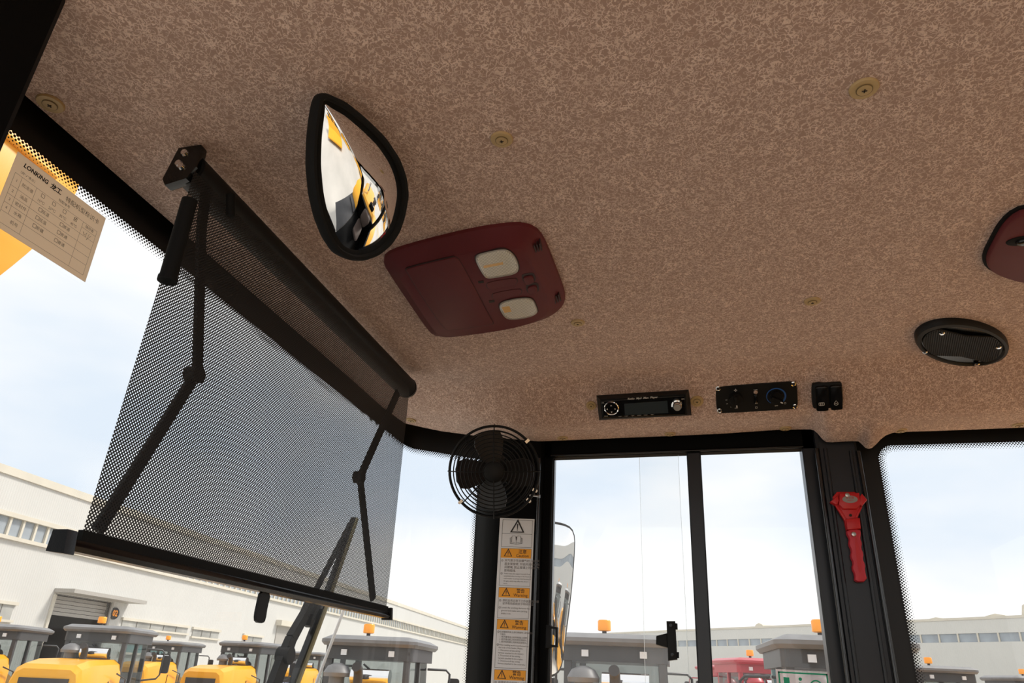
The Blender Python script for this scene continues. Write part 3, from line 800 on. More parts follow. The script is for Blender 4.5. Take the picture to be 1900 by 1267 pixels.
for s, x, y, z in (('▲', 1134, 750.5, .0040), ('▼', 1135, 763, .0040), ('◄', 1126.5, 757.5, .004), ('►', 1142, 757, .004), ('VOL', 1119, 745.5, .003), ('MP3', 1267, 738.5, .0035), ('BAND', 1125, 770, .0026)):
    q = loc(x, y, fz); items.append((s, q[0], q[1], z, 'CENTER'))
for s, x in (('1 PLAY', 1150), ('2 INT', 1162), ('3 RPT', 1174), ('4 RDM', 1186), ('5 DN', 1198), ('6 UP', 1210)):
    q = loc(x, 771.6-.062*(x-1138), fz); items.append((s, q[0], q[1], .0025, 'CENTER'))
texts('lettering', items, PRINTW, rad, fz+.0052)

# --- heater panel
hq = ((1327, 715), (1478, 706), (1480.5, 757), (1330, 766))
M, loc = panel_on_liner(hq, tilt=.25)
hp = thing('heater_panel', 'black heater control plate with two rotary knobs', 'control panel', M)
P = [Vector(loc(*p)) for p in hq]; P = [tuple(p) for p in chaikin([a.lerp(b, t) for a, b in zip(P, P[1:]+P[:1]) for t in (.04, .96)], 1)]
part('plate', MB().prism(P, -.010, .004, .0008), BLK, hp)
for x, y in ((1332.5, 720), (1472, 711.5), (1475, 753), (1335, 761)):
    c = loc(x, y, .004); s = part('screw', MB().lathe([(.0053, .003), (.0050, .006), (.0036, .0066), (.0030, .0050), (0, .0050)], 20, (*c, 0)), CHROME, hp, 40)
    part('screw_socket', MB().lathe([(.0028, .0050), (.0028, .0053), (0, .0053)], 6, (*c, 0)), DARKHOLE, s)
def knob(x, y, r, ang, ring):
    c = loc(x, y, .004)
    if ring:
        mb = MB(); n = 40; rings = []
        for k in range(n+1):
            a = math.radians(235-285*k/n); w = .0007+.0020*k/n
            rings.append([(c[0]+math.cos(a)*(r*1.38-w), c[1]+math.sin(a)*(r*1.38-w), .0043), (c[0]+math.cos(a)*(r*1.38+w*.4), c[1]+math.sin(a)*(r*1.38+w*.4), .0043)])
        mb.loft(rings, False, False, closed=False); part('blue_scale', mb, BLUE, hp, label='blue temperature scale')
    o = part('knob', MB().lathe([(r, .003), (r, .012), (r*.92, .014), (0, .014)], 32, (*c, 0)), BLK, hp, 40)
    R = Matrix.Rotation(ang, 3, 'Z')
    part('knob_grip', MB().box(Vector((*c, .017)), (r*1.8, r*.42, .010), R), BLK, o)
    part('pointer', MB().box(Vector((*c, .0223))+R @ Vector((r*.72, 0, 0)), (r*.35, r*.16, .0008), R), PRINTW, o)
knob(1365, 738, .0135, -PI/2+.05, False); knob(1440, 735, .0135, -.55, True)
c = loc(1402, 727, .004); part('indicator_lamp', MB().lathe([(.0040, .003), (.0040, .006), (.0026, .0072), (0, .0074)], 18, (*c, 0)), pbr('dim_lens', (.42, .30, .24), .3), hp, 40)
c = loc(1402, 739, .004); part('toggle', MB().prism(rrect(*c, .0072, .022, .001), .003, .0085, .001), BLKG, hp, 40)
items = []
for s, x, y, z in (('✣', 1364.5, 722, .0085), ('HI', 1347.5, 740, .0036), ('M', 1349, 747, .0036), ('L', 1356, 753, .0036), ('OFF', 1366, 755, .0036), ('COOL', 1401.5, 721, .0028), ('OFF', 1440, 750.5, .0036), ('○', 1456, 746, .006), ('A/C', 1403, 746, .0034), ('□', 1403, 754, .0055)):
    q = loc(x, y, .004); items.append((s, q[0], q[1], z, 'CENTER'))
texts('lettering', items, PRINTW, hp, .0088)

# --- rocker switches
sq = ((1505.5, 709), (1562, 706), (1564, 756), (1507, 759))
M, loc = panel_on_liner(sq, tilt=.3)
rs = thing('rocker_switch_pair', 'pair of black rocker switches beside the heater panel', 'switch', M)
def sp_(pts, z0, z1, mat, nm, bev=0, parent=rs):
    P = [Vector(loc(*p)) for p in pts]; P = [a.lerp(b, t) for a, b in zip(P, P[1:]+P[:1]) for t in (.08, .92)]
    P = [tuple(p) for p in chaikin(P, 1)]
    if area(P) < 0: P = P[::-1]
    return part(nm, MB().prism(P, z0, z1, bev), mat, parent, 40)
sp_(((1505.5, 710), (1562, 706.5), (1564, 754), (1507, 757)), -.010, .006, BLK, 'bezel', .0012)
items = []
for q4, ic, (ix, iy) in ((((1511, 714), (1535, 712.5), (1536.5, 757.5), (1513, 758.5)), '▭', (1524.5, 749.5)), (((1538, 712.3), (1560.5, 711), (1562.5, 755), (1540, 757)), '◇', (1551.5, 747.5))):
    P = [Vector(loc(*p)) for p in q4]
    r = sp_(q4, .004, .013, BLKG, 'rocker', .0015)
    c = loc(ix, iy, .013)
    if ic == '▭':
        mb = MB(); mb.tube([(c[0]+x, c[1]+y, .0134) for x, y in rrect(0, 0, .0098, .0058, .001, 2)], .00038, 5, True)
        for k in (-1, 0, 1): mb.box((c[0]+k*.0022, c[1]-.0006, .0134), (.0006, .0064, .0006))
    else:
        dp_ = [(0, .0052), (.0026, .0010), (.0036, -.0014), (.0030, -.0036), (0, -.0048), (-.0030, -.0036), (-.0036, -.0014), (-.0026, .0010)]
        mb = MB(); mb.tube([(c[0]+x, c[1]+y, .0134) for x, y in dp_], .0004, 5, True)
        mb.box((c[0], c[1]-.001, .0134), (.0036, .0008, .0006))
    part('icon', mb, PRINTW, r)

# --- cab fan
FC = on(917, 874, 0, 1.445)
axis = (-FC.normalized()*.93+CR*-.04+CU*-.06).normalized()
Mf = frame(FC, axis, CR); FR_ = .0955
fan = thing('cab_fan', 'black wire cage fan with four blades fixed at the front post', 'fan', Mf)
cg = part('cage', MB().tube([(math.cos(2*PI*k/72)*FR_, math.sin(2*PI*k/72)*FR_, 0) for k in range(72)], .0028, 8, True).tube([(math.cos(2*PI*k/72)*FR_, math.sin(2*PI*k/72)*FR_, -.008) for k in range(72)], .0022, 8, True), BLK, fan, 60, 'outer hoop')
NR = 9
for k in range(NR):                                        # front rings on a shallow dome
    r = .022+(.086-.022)*k/(NR-1); z = .026*math.sqrt(max(0, 1-(r/FR_)**2))
    part('cage_ring', MB().tube([(math.cos(2*PI*i/64)*r, math.sin(2*PI*i/64)*r, z) for i in range(64)], .0013, 6, True), BLK, fan, 60)
for k in range(5):                                         # rear rings
    r = .034+.0125*k; z = -.052+.018*(k/4)
    part('cage_ring', MB().tube([(math.cos(2*PI*i/64)*r, math.sin(2*PI*i/64)*r, z) for i in range(64)], .0013, 6, True), BLK, fan, 60)
for a in (PI/2, PI, -PI/2, 0):
    pts = [(math.cos(a)*r, math.sin(a)*r, .0275*math.sqrt(max(0, 1-(r/.099)**2))-.0005) for r in (.018, .04, .06, .08, .093, .0985)]
    part('spoke', MB().tube(pts+[(math.cos(a)*.0975, math.sin(a)*.0975, -.012)], .0013, 6), BLK, fan, 60)
for a in (PI/4, 3*PI/4, 5*PI/4, 7*PI/4):
    part('rear_spoke', MB().tube([(math.cos(a)*.03, math.sin(a)*.03, -.054), (math.cos(a)*.075, math.sin(a)*.075, -.042), (math.cos(a)*FR_, math.sin(a)*FR_, -.006)], .0014, 6), BLK, fan, 60)
part('badge', MB().lathe([(.020, .022), (.021, .026), (.014, .0295), (0, .0300)], 32), BLK, fan, 40)
part('hub', MB().lathe([(.018, -.030), (.020, -.012), (.016, -.002), (0, 0)], 28), BLK, fan, 40)
mb0 = []
for k in range(4):
    a0 = math.radians((97, 182, 262, 352)[k]); R = Matrix.Rotation(a0-PI/2, 4, 'Z') @ Matrix.Rotation(math.radians(28), 4, 'Y')
    prof = [(-.012, .010), (-.030, .032), (-.040, .056), (-.038, .072), (-.022, .082), (.006, .085), (.024, .081), (.030, .064), (.024, .036), (.012, .010)]
    bl = MB().prism(prof, -.0010, .0010); bl.xf(Matrix.Translation((0, 0, -.017)) @ R)
    part('blade', bl, pbr('fan_blade', (.012, .009, .008), .4) if k == 0 else MATS['fan_blade'], fan)
part('motor', MB().lathe([(.014, -.03), (.030, -.034), (.031, -.085), (.026, -.098), (0, -.100)], 28), BLK, fan, 40)
for a, z in ((math.radians(222), 0), (math.radians(42), 0), (math.radians(-25), -.006), (math.radians(-40), -.006)):
    part('clip', MB().box((math.cos(a)*FR_, math.sin(a)*FR_, z), (.010, .006, .010), Matrix.Rotation(a, 3, 'Z')).cyl((math.cos(a)*FR_, math.sin(a)*FR_, z+.002), (math.cos(a)*FR_*1.06, math.sin(a)*FR_*1.06, z+.004), .0016, n=8), STEEL, fan, 40)
q = Mf.inverted() @ Vector((1.603, .385, .40)); part('bracket', MB().cyl((0, 0, -.09), q, .010, .013, 14).box((.012, -.075, -.055), (.020, .030, .004)), BLK, fan, 50)
q2 = Mf.inverted() @ on(1001, 921, 0, 1.585); part('clamp_bolt', MB().cyl(q2+Vector((-.022, .002, -.01)), q2, .0026, n=10).cyl(q2-Vector((.003, 0, .001)), q2+Vector((.001, 0, 0)), .0042, n=10), STEEL, fan, 50)

# --- warning strip on the front post
XL = 1.6025
Ml = frame(on(928, 961, 0, XL), (-1, 0, 0), on(992, 962, 0, XL)-on(928, 961, 0, XL)); Mli = Ml.inverted()
def ll(x, y):
    q = Mli @ on(x, y, 0, XL); return (q.x, q.y)
ws = thing('warning_strip', 'white and orange warning label strip on the front post', 'label', Ml)
def lx(f, y):                                              # fraction across the strip at image row y (left to right)
    t = (y-961)/(1267-961); xa = 928+(911-928)*t; xb = 992+(978.5-992)*t
    return ll(xa+(xb-xa)*f, y+(1.0 if f > .5 else 0)*2.2*f)
def lq(name, f0, f1, y0, y1, z0, z1, mat, parent=ws):
    P = [lx(f0, y0), lx(f1, y0), lx(f1, y1), lx(f0, y1)]
    if area(P) < 0: P = P[::-1]
    return part(name, MB().prism(P, z0, z1), mat, parent)
lq('backing', 0, 1, 961, 1330, 0, .0010, WHITE)
def lbox(f0, f1, y0, y1, w=.0006):
    P = [Vector((*lx(f0, y0), .0014)), Vector((*lx(f1, y0), .0014)), Vector((*lx(f1, y1), .0014)), Vector((*lx(f0, y1), .0014))]
    mb = MB()
    for a, b in zip(P, P[1:]+P[:1]):
        d = (b-a).normalized(); s = Vector((-d.y, d.x, 0))*w/2; mb.add([a+s, b+s, b-s, a-s], [(0, 1, 2, 3)])
    return part('frame_line', mb, INK, ws)
def tri(f, y, h, z=.0016, w=.10):
    c = Vector(lx(f, y)); 
    o = [Vector((0, .62)), Vector((-.56, -.38)), Vector((.56, -.38))]; mb = MB(); I = [p*.72+Vector((0, -.035)) for p in o]
    R = [(c.x+p.x*h, c.y+p.y*h, z) for p in o]; Q = [(c.x+p.x*h, c.y+p.y*h, z) for p in I]
    for i in range(3): mb.add([R[i-1], R[i], Q[i], Q[i-1]], [(0, 1, 2, 3)])
    mb.add([(c.x-.05*h, c.y+.26*h, z), (c.x+.05*h, c.y+.26*h, z), (c.x+.03*h, c.y-.12*h, z), (c.x-.03*h, c.y-.12*h, z)], [(0, 1, 2, 3)])
    mb.add([(c.x-.035*h, c.y-.16*h, z), (c.x+.035*h, c.y-.16*h, z), (c.x+.035*h, c.y-.23*h, z), (c.x-.035*h, c.y-.23*h, z)], [(0, 1, 2, 3)])
    part('hazard_triangle', mb, INK, ws)
lbox(.085, .95, 964, 989.5); lbox(.085, .95, 989.5, 1014); tri(.52, 977.5, .030)
c = Vector(lx(.50, 1002)); mb = MB(); z = .0015; k = .0125
for sx in (-1, 1):
    pg = [(0, .55), (.30*sx, .75), (.80*sx, .72), (.80*sx, -.45), (.35*sx, -.42), (0, -.60)]
    mb.tube([(c.x+x*k, c.y+y*k, z) for x, y in pg], .0003, 4, True)
    for j in (1, 2): mb.tube([(c.x+x*k, c.y+y*k, z) for x, y in ((.80*sx, .45-.0*j), ((.80+.16*j)*sx, .42-.04*j), ((.80+.16*j)*sx, -.62), (.2*sx, -.70), (0, -.72))], .0003, 4)
mb.add([(c.x-.0018, c.y+.0075, z), (c.x+.0016, c.y+.0070, z), (c.x+.0010, c.y-.0005, z), (c.x-.0004, c.y-.0015, z)], [(0, 1, 2, 3)])
part('book_icon', mb, INK, ws)
small = []; head = []
def block(y0, y1, yb, zh, en):
    lq('orange_band', .085-.0, .945, y0, y1, .0009, .0013, ORANGE); lbox(.08, .95, y0, yb, .0005)
    tri(.29, (y0+y1)/2+1, .0175)
    a = lx(.70, y0+(y1-y0)*.32); b = lx(.70, y0+(y1-y0)*.74)
    head.append((zh, a[0], a[1], .0095, 'CENTER', .006)); head.append((en, b[0], b[1], .0090, 'CENTER', .0))
block(1017, 1034.5, 1086, '注意', 'Caution'); block(1089.5, 1108, 1146, '警告', 'Warning')
block(1148.5, 1167.5, 1238.5, '警告', 'Warning'); block(1242, 1261, 1330, '警告', 'Warning')
def lines(ls, y, dy, f0, size):
    for i, s in enumerate(ls):
        q = lx(f0, y+dy*i); small.append((s, q[0], q[1], size, 'LEFT'))
lines(('天气寒冷开启暖气时, 请将风', '扇支架旋转, 开启风扇吹向挡', '风玻璃, 防止玻璃上形成雾气', '影响视线.'), 1040, 6.2, .20, .0064)
lines(('Please rotate the support towards front', 'windshield when turning on the heater in', 'cold weather to prevent mist forming on', "the glass which may affect the driver's", 'vision.'), 1064, 4.6, .20, .0037)
lines(('停机后务必放下工作装置同时保', '证手制动系统处于制动状态.'), 1114, 5.4, .20, .0058)
lines(('Lower the working device to the', 'ground and make sure parking', 'brake is on.'), 1127, 5.4, .18, .0047)
lines(('在装载机机体上进行焊接时, 请先进行以', '下操作:', '1. 断开蓄电池上的所有输入线束.', '2. 断开发动机上的所有线束接头.', '3. 断开控制器上的所有线束接头.'), 1172, 4.6, .17, .0043)
lines(('When welding work is performed on', 'the body of the loader, Please:', '1. Disconnect all the wiring', 'harness attached to the battery.', '2. Disconnect all the wiring', 'harness attached to the engine', '3. Disconnect all the wiring', 'harness attached to the controller.'), 1196, 4.9, .16, .0043)
lines(('装载机作业时禁止人员站立',), 1265.5, 5, .2, .0058)
for y in (1040, 1064, 1114, 1127, 1172, 1196, 1265.5):
    q = lx(.10, y); small.append(('◎', q[0], q[1], .0058, 'LEFT'))
for h_ in head: texts('heading_lettering', [h_], INK, ws, .0017)
texts('body_lettering', small, INKG, ws, .0016)

# --- red hammer on the centre post
HX = 1.600
Mh = frame(on(1574, 990, 0, HX), (-1, 0, 0), Vector((0, -1, 0))); Mhi = Mh.inverted()
def lh(x, y, d=0):
    q = Mhi @ on(x, y, 0, HX-d); return (q.x, q.y)
ham = thing('emergency_hammer', 'red emergency glass hammer on the dark centre post', 'hammer', Mh)
def hp_(name, pts, z0, z1, mat, bev=.0015, sm=0, parent=ham, d=.01):
    P = [lh(x, y, d) for x, y in pts]
    if sm: P = [tuple(p) for p in chaikin(P, sm)]
    if area(P) < 0: P = P[::-1]
    return part(name, MB().prism(P, z0, z1, bev), mat, parent, 40)
hp_('holder', [(1553, 912.5), (1586, 912.5), (1596, 921), (1600, 932), (1594, 946), (1591, 958), (1594, 972), (1596, 982), (1571, 984), (1567, 966), (1560, 950), (1547, 930), (1545, 922)], 0, .012, RED)
hp_('head_tip', [(1540, 932), (1553, 920), (1556, 930), (1553, 938), (1549, 938)], .004, .020, RED, .003)
hp_('head_tip', [(1608, 929), (1598, 917), (1594, 922), (1593, 938), (1598, 941)], .004, .020, RED, .003)
hp_('head_body', [(1556, 916), (1593, 916), (1596, 938), (1588, 946), (1563, 946), (1555, 938)], .010, .021, RED, .003)
hp_('gusset', [(1548, 936), (1556, 938), (1574, 968), (1568, 968)], .006, .013, RED, .001)
hp_('gusset', [(1600, 940), (1594, 942), (1586, 962), (1591, 960)], .006, .013, RED, .001)
hp_('neck_clip', [(1568, 964), (1594, 962), (1596, 982), (1571, 984)], .008, .019, RED, .002)
grip = [(1570, 984), (1595, 982), (1597, 992), (1595, 1000), (1599, 1008), (1597, 1018), (1602, 1028), (1600, 1038), (1605, 1049), (1604, 1058), (1609, 1079), (1585, 1080), (1586, 1066), (1580, 1054), (1583, 1044), (1577, 1032), (1580, 1022), (1574, 1010), (1576, 1000), (1571, 992)]
g = hp_('handle', grip, .003, .017, REDL, .003, 1)
hp_('handle_groove', [(1584, 1000), (1590, 999), (1598, 1056), (1595, 1065), (1591, 1060)], .0165, .0174, RED, 0, 1, g)
c = lh(1577, 926.5, .02); stick = part('sticker', MB().prism(circ(*c, .0145, .0075, 28), .0205, .0218), GREYP, ham)
texts('sticker_lettering', [('安全锤', c[0], c[1]+.0028, .0052, 'CENTER'), ('SAFETY', c[0], c[1]-.0028, .0036, 'CENTER')], RED, stick, .0221)
for x, y in ((1572, 918.5), (1584, 991)):
    c = lh(x, y, .02); part('screw', MB().lathe([(.0048, .018), (.0042, .0225), (0, .0235)], 16, (*c, 0)), STEEL, ham, 40)
c = lh(1578, 956, .012); part('hole', MB().prism(circ(*c, .0028, None, 14), .011, .0135), DARKHOLE, ham)

# --- latch and handle of the sliding window
XLt = XW-.004
Mt = frame(on(1247, 1190, 0, XLt), (-1, 0, 0), (0, -1, 0)); Mti = Mt.inverted()
def lt(x, y):
    q = Mti @ on(x, y, 0, XLt); return (q.x, q.y)
la = thing('window_latch', 'black latch with a side tab on the sliding pane', 'latch', Mt)
def tp(nm, pts, z0, z1, bev, par, f, mat=BLK, sm=0):
    P = [f(x, y) for x, y in pts]
    if sm: P = [tuple(p) for p in chaikin(P, sm)]
    if area(P) < 0: P = P[::-1]
    return part(nm, MB().prism(P, z0, z1, bev), mat, par, 40)
tp('plate', [(1237, 1153), (1253, 1153), (1257, 1224), (1240, 1226)], -.002, .014, .002, la, lt)
tp('tab', [(1238, 1175), (1218, 1180), (1217.5, 1196), (1239, 1202)], .002, .011, .002, la, lt)
tp('catch', [(1252, 1156), (1257, 1157), (1257.5, 1168), (1253, 1168)], -.002, .008, .001, la, lt); tp('catch', [(1255, 1210), (1260, 1210), (1260, 1221), (1256, 1221)], -.002, .008, .001, la, lt)
for x, y in ((1245, 1161), (1248, 1215)):
    c = lt(x, y); part('screw', MB().lathe([(.004, .013), (.0035, .0155), (0, .016)], 14, (*c, 0)), BLKG, la, 40)
Mt2 = frame(on(1026, 1181, 0, XLt), (-1, 0, 0), (0, -1, 0)); Mt2i = Mt2.inverted()
def lt2(x, y):
    q = Mt2i @ on(x, y, 0, XLt); return (q.x, q.y)
pu = thing('pane_pull', 'black loop pull on the front edge of the sliding pane', 'handle', Mt2)
tp('base', [(1014, 1160), (1024, 1160), (1024, 1203), (1013, 1203)], -.002, .010, .002, pu, lt2)
tp('loop', [(1023, 1162), (1036, 1164), (1036, 1201), (1023, 1201), (1023, 1196), (1032, 1197), (1032, 1168), (1023, 1166)], 0, .010, .001, pu, lt2)

# --- emergency exit sticker low on the rear pane
XS = XW+.003
Mg = frame(on(1490, 1254, 0, XS), (-1, 0, 0), on(1538, 1250, 0, XS)-on(1441, 1245, 0, XS)); Mgi = Mg.inverted()
def lg(x, y):
    q = Mgi @ on(x, y, 0, XS); return (q.x, q.y)
gs = thing('exit_sticker', 'clear sticker with green emergency exit pictogram on the side window', 'sticker', Mg)
x0, y0 = lg(1439, 1241); x1, _ = lg(1541, 1248); w_ = x1-x0; h_ = w_*.72; yt = y0
part('film', MB().prism([(x0, yt), (x0, yt-h_), (x1, yt-h_), (x1, yt)], 0, .0002), CLEARF, gs)
mb = MB(); fr2 = .0028; g0 = x0+.004; g1 = x1-.006; ga = yt-.004; gb = yt-h_+.004
for a, b, c_, d_ in ((g0, g1, ga-fr2, ga), (g0, g1, gb, gb+fr2), (g0, g0+fr2, gb, ga), (g1-fr2, g1, gb, ga)): mb.add([(a, c_, .0006), (b, c_, .0006), (b, d_, .0006), (a, d_, .0006)], [(0, 1, 2, 3)])
part('border', mb, GREEN, gs)
mb = MB(); W = g1-g0; top = ga-.010
mb.add([(g0+W*.10, top, .0006), (g0+W*.22, top, .0006), (g0+W*.22, top-.045, .0006), (g0+W*.10, top-.045, .0006)], [(3, 2, 1, 0)])
cx_, cy_ = g0+W*.44, top-.002; mb.add([(x, y, .0006) for x, y in circ(cx_, cy_, .0032, None, 16)], [tuple(range(16))])
mb.add([(cx_-.003, cy_-.006, .0006), (cx_+.014, cy_-.008, .0006), (cx_+.016, cy_-.022, .0006), (cx_+.006, cy_-.034, .0006), (cx_-.004, cy_-.030, .0006)], [(4, 3, 2, 1, 0)])
C_ = circ(g0+W*.75, top-.014, .012, None, 28); I_ = circ(g0+W*.75, top-.014, .0094, None, 28)
mb.loft([[(x, y, .0006) for x, y in C_], [(x, y, .0006) for x, y in I_]], False, False)
part('pictogram', mb, GREEN, gs)

# --- paper card on the windscreen
YC = .731
tl, tr, brr = on(33, 281, 1, YC), on(196, 405, 1, YC), on(141, 513, 1, YC)
xa = (tr-tl); wd = xa.length; Mk = frame(tl, (0, -1, 0), xa); hk = abs((Mk.inverted() @ brr).y)
card = thing('paper_card', 'white printed form card taped inside the windscreen', 'card', Mk)
cr = [(0, 0), (wd, 0), (wd, -hk), (0, -hk)]
part('sheet', MB().prism(cr, 0, .0004), PAPER, card)
sx, sy = wd/143, hk/103
def U(x, y): return (x*sx, -y*sy)
mb = MB()
def ln(x0, y0, x1, y1, w=.35):
    a, b = Vector((*U(x0, y0), .0007)), Vector((*U(x1, y1), .0007)); d = (b-a).normalized(); s = Vector((-d.y, d.x, 0))*w*sx/2
    mb.add([a+s, b+s, b-s, a-s], [(0, 1, 2, 3)])
X0, X1 = 6, 136; ys = [27, 45, 57, 69, 81, 96]
for y in ys: ln(X0, y, X1 if y not in (45, 57, 69, 81) else X1, y)
ln(X0, 27, X0, 96); ln(16, 27, 16, 81); ln(37, 27, 37, 96); ln(112, 27, 112, 96); ln(X1, 27, X1, 96); ln(112, 35, X1, 35)
part('form_lines', mb, INKG, card)
it = []
def tx(s, x, y, z, al='CENTER', b=0, sh=0): q = U(x, y); it.append((s, q[0], q[1], z*sx, al, b, sh))
tx('特配机型标识卡', 106, 14, 8.2); tx('特配单号', 78, 22, 4.6); tx('（用“√”表示）', 22, 22, 4)
for i, (a, b) in enumerate((('1', '防冻液'), ('2', '油品'), ('3', '密封件'), ('4', '水箱'), ('', '机号'))):
    y = (ys[i]+ys[i+1])/2
    tx(a, 11, y, 5); tx(b, 26.5, y, 5.4)
for x, s in ((48, '15℃'), (65, '25℃'), (82, '35℃'), (100, '45℃')): tx('□', x, 32, 7); tx(s, x, 40.5, 5)
for y, (a, b) in ((51, ('低温', '普通')), (63, ('低温', '普通')), (75, ('新疆', '普通'))): tx('□', 51, y, 7); tx(a, 59, y, 5.4); tx('□', 84, y, 7); tx(b, 92, y, 5.4)
tx('操作者', 124, 31, 4.8); tx('√', 100, 31, 7)
texts('form_lettering', it, INKG, card, .0008)
it = []; tx('LONKING', 30, 11, 8.0, 'CENTER', .035, .15); tx('龙工', 61, 11.5, 8.6, 'CENTER', .03)
texts('bold_lettering', it, INK, card, .0009)
mb = MB(); mb.tube([(*U(x, y), .001) for x, y in ((116, 40), (119, 44), (122, 38), (121, 45), (126, 38), (124, 48), (129, 39))], .00025, 4); part('signature', mb, INKG, card)

# --- operator seat (seen in the convex mirror)
st = thing('operator_seat', 'black operator seat with red centre and headrest', 'seat', (1.02, -.58, -1.25))
part('pedestal', MB().prism(rrect(0, 0, .42, .44, .05), 0, .30), BLK, st, 40)
part('cushion', MB().prism(rrect(0, .04, .50, .50, .10), .30, .44, .04), SEATM, st, 50)
def backshape(w, h, t, z0, y0, lean, mat, nm, par):
    mb = MB().prism(rrect(0, h/2, w, h, min(w, h)*.3, 6), -t/2, t/2, t*.35, t*.35)
    mb.xf(Matrix.Translation((0, y0, z0)) @ Matrix.Rotation(PI/2+lean, 4, 'X')); return part(nm, mb, mat, par, 60)
bk = backshape(.48, .56, .12, .46, -.22, -.16, SEATM, 'backrest', st)
backshape(.26, .44, .03, .52, -.165, -.16, SEATR, 'backrest_panel', st)
backshape(.27, .17, .09, 1.06, -.325, -.12, BLKG, 'headrest', st)
# ================================================================== outside
G = -CZ
struct('ground', MB().quad((-160, -160, G), (240, -160, G), (240, 160, G), (-160, 160, G)), CONC, label='grey concrete yard')
# --- outside of this machine: wiper, pale tube, mirror, raised arm, hood, fenders
YW = .775
Mw = Vector(on(560, 1160, 1, YW)); wp = thing('windscreen_wiper', 'black windscreen wiper arm and blade outside the glass', 'wiper', Mw)
def lw(x, y, d=0): return on(x, y, 1, YW+d)-Mw
def strap(nm, pts, w, th, mat, d=0, par=wp):
    P = [lw(x, y, d) for x, y in pts]; mb = MB()
    for i, (a, b) in enumerate(zip(P[:-1], P[1:])):
        dd = (b-a).normalized(); s = dd.cross(Vector((0, 1, 0))).normalized(); k = Vector((0, th/2, 0))
        wa, wb = (w[i]/2, w[i+1]/2) if isinstance(w, (list, tuple)) else (w/2, w/2)
        mb.loft([[a+s*wa-k, a-s*wa-k, a-s*wa+k, a+s*wa+k], [b+s*wb-k, b-s*wb-k, b-s*wb+k, b+s*wb+k]])
    return part(nm, mb, mat, par)
dn = (350, 1700)
strap('arm', [dn, (522, 1232), (540, 1185), (565, 1140), (577, 1112)], [.030, .030, .022, .018, .016], .014, BLK)
strap('arm_tip', [(577, 1112), (650, 972)], .010, .008, BLK)
c = lw(528, 1216); part('pivot', MB().cyl(c+Vector((0, -.014, 0)), c+Vector((0, .012, 0)), .016, n=20), BLK, wp, 50)
strap('blade_frame', [(372, 1700), (545, 1262), (600, 1120), (657, 962)], .011, .012, BLKG, -.004)
strap('blade_rubber', [(382, 1700), (553, 1262), (606, 1120), (661, 962)], .007, .010, YRUB, -.010)
strap('blade_clip', [(571, 1162), (577, 1143), (590, 1118)], .011, .014, BLK, -.002)
hz_ = MB().tube([on(640, 1126, 1, YW)-Mw, on(612, 1200, 1, YW)-Mw, on(578, 1290, 1, YW)-Mw, on(420, 1700, 1, YW)-Mw], .0032, 8)  # thin pale tube running alongside the wiper blade
solo('pale_tube', 'thin pale tube beside the wiper blade', 'hose', hz_, CORDM, Mw, 60)
# exterior mirror at the front post
MCn = on(1040, 1112, 0, 1.95); nrm = Vector((-.61, -1.21, -.11)).normalized()
Mo = frame(MCn, nrm, (CR)); Moi = Mo.inverted()
def lo(x, y):
    q = Moi @ onp(x, y, MCn, nrm); return (q.x, q.y)
om = thing('wing_mirror', 'tall black exterior mirror beyond the front post', 'mirror', Mo)
pts = [(975, 955), (1020, 966), (1046, 971), (1058, 978), (1064, 990), (1065, 1010), (1062, 1060), (1056, 1120), (1048, 1180), (1043, 1225), (1036, 1248), (1022, 1257), (1000, 1262), (970, 1255)]
P = [tuple(p) for p in resample(chaikin([lo(*p) for p in pts], 1), 60)]
if area(P) < 0: P = P[::-1]
part('housing', MB().prism(P, -.05, .006, .003, .02), BLK, om, 40)
I = inset(P, .007); cen = Vector((sum(p[0] for p in I)/60, sum(p[1] for p in I)/60)); rings = []
for k in range(14):
    s = 1-k/13*.999; rings.append([(cen.x+(p[0]-cen.x)*s, cen.y+(p[1]-cen.y)*s, .0065+.008*(1-s*s)) for p in I])
mb = MB(); mb.loft(rings, False, True); part('mirror_glass', mb, MIRROR, om, 80)
q = Moi @ on(990, 985, 0, 1.75); part('arm', MB().tube([(P[20][0]*.3, P[10][1]*.5, -.03), q], .011, 10), BLK, om, 60)
# raised yellow arm in front of the windscreen
YR = 2.1
pts = [(-120, 150), (60, 205), (110, 265), (119, 333), (104, 372), (75, 410), (39, 455), (0, 489), (-60, 535), (-160, 480), (-210, 300)]
Cq = on(20, 350, 1, YR)
P = [((on(x, y, 1, YR)-Cq).x, (on(x, y, 1, YR)-Cq).z) for x, y in pts]
P = [tuple(p) for p in chaikin(P, 1)]
mb = MB().prism(P, -.09, .09, .02, .02); Mra = Matrix.Translation(Cq) @ Matrix(((1, 0, 0), (0, 0, -1), (0, 1, 0))).to_4x4() 
ra = thing('lift_arm', 'orange yellow raised lift arm outside, behind the paper card', 'lift arm', Mra)
part('side_plate', mb, YELLOWO, ra, 40)
a, b = [((on(x, y, 1, YR)-Cq).x, (on(x, y, 1, YR)-Cq).z) for x, y in ((-60, 235), (60, 335))]
part('welded_rib', MB().tube([(a[0], a[1], .095), (b[0], b[1], .095)], .012, 8), YELLOWO, ra, 50)
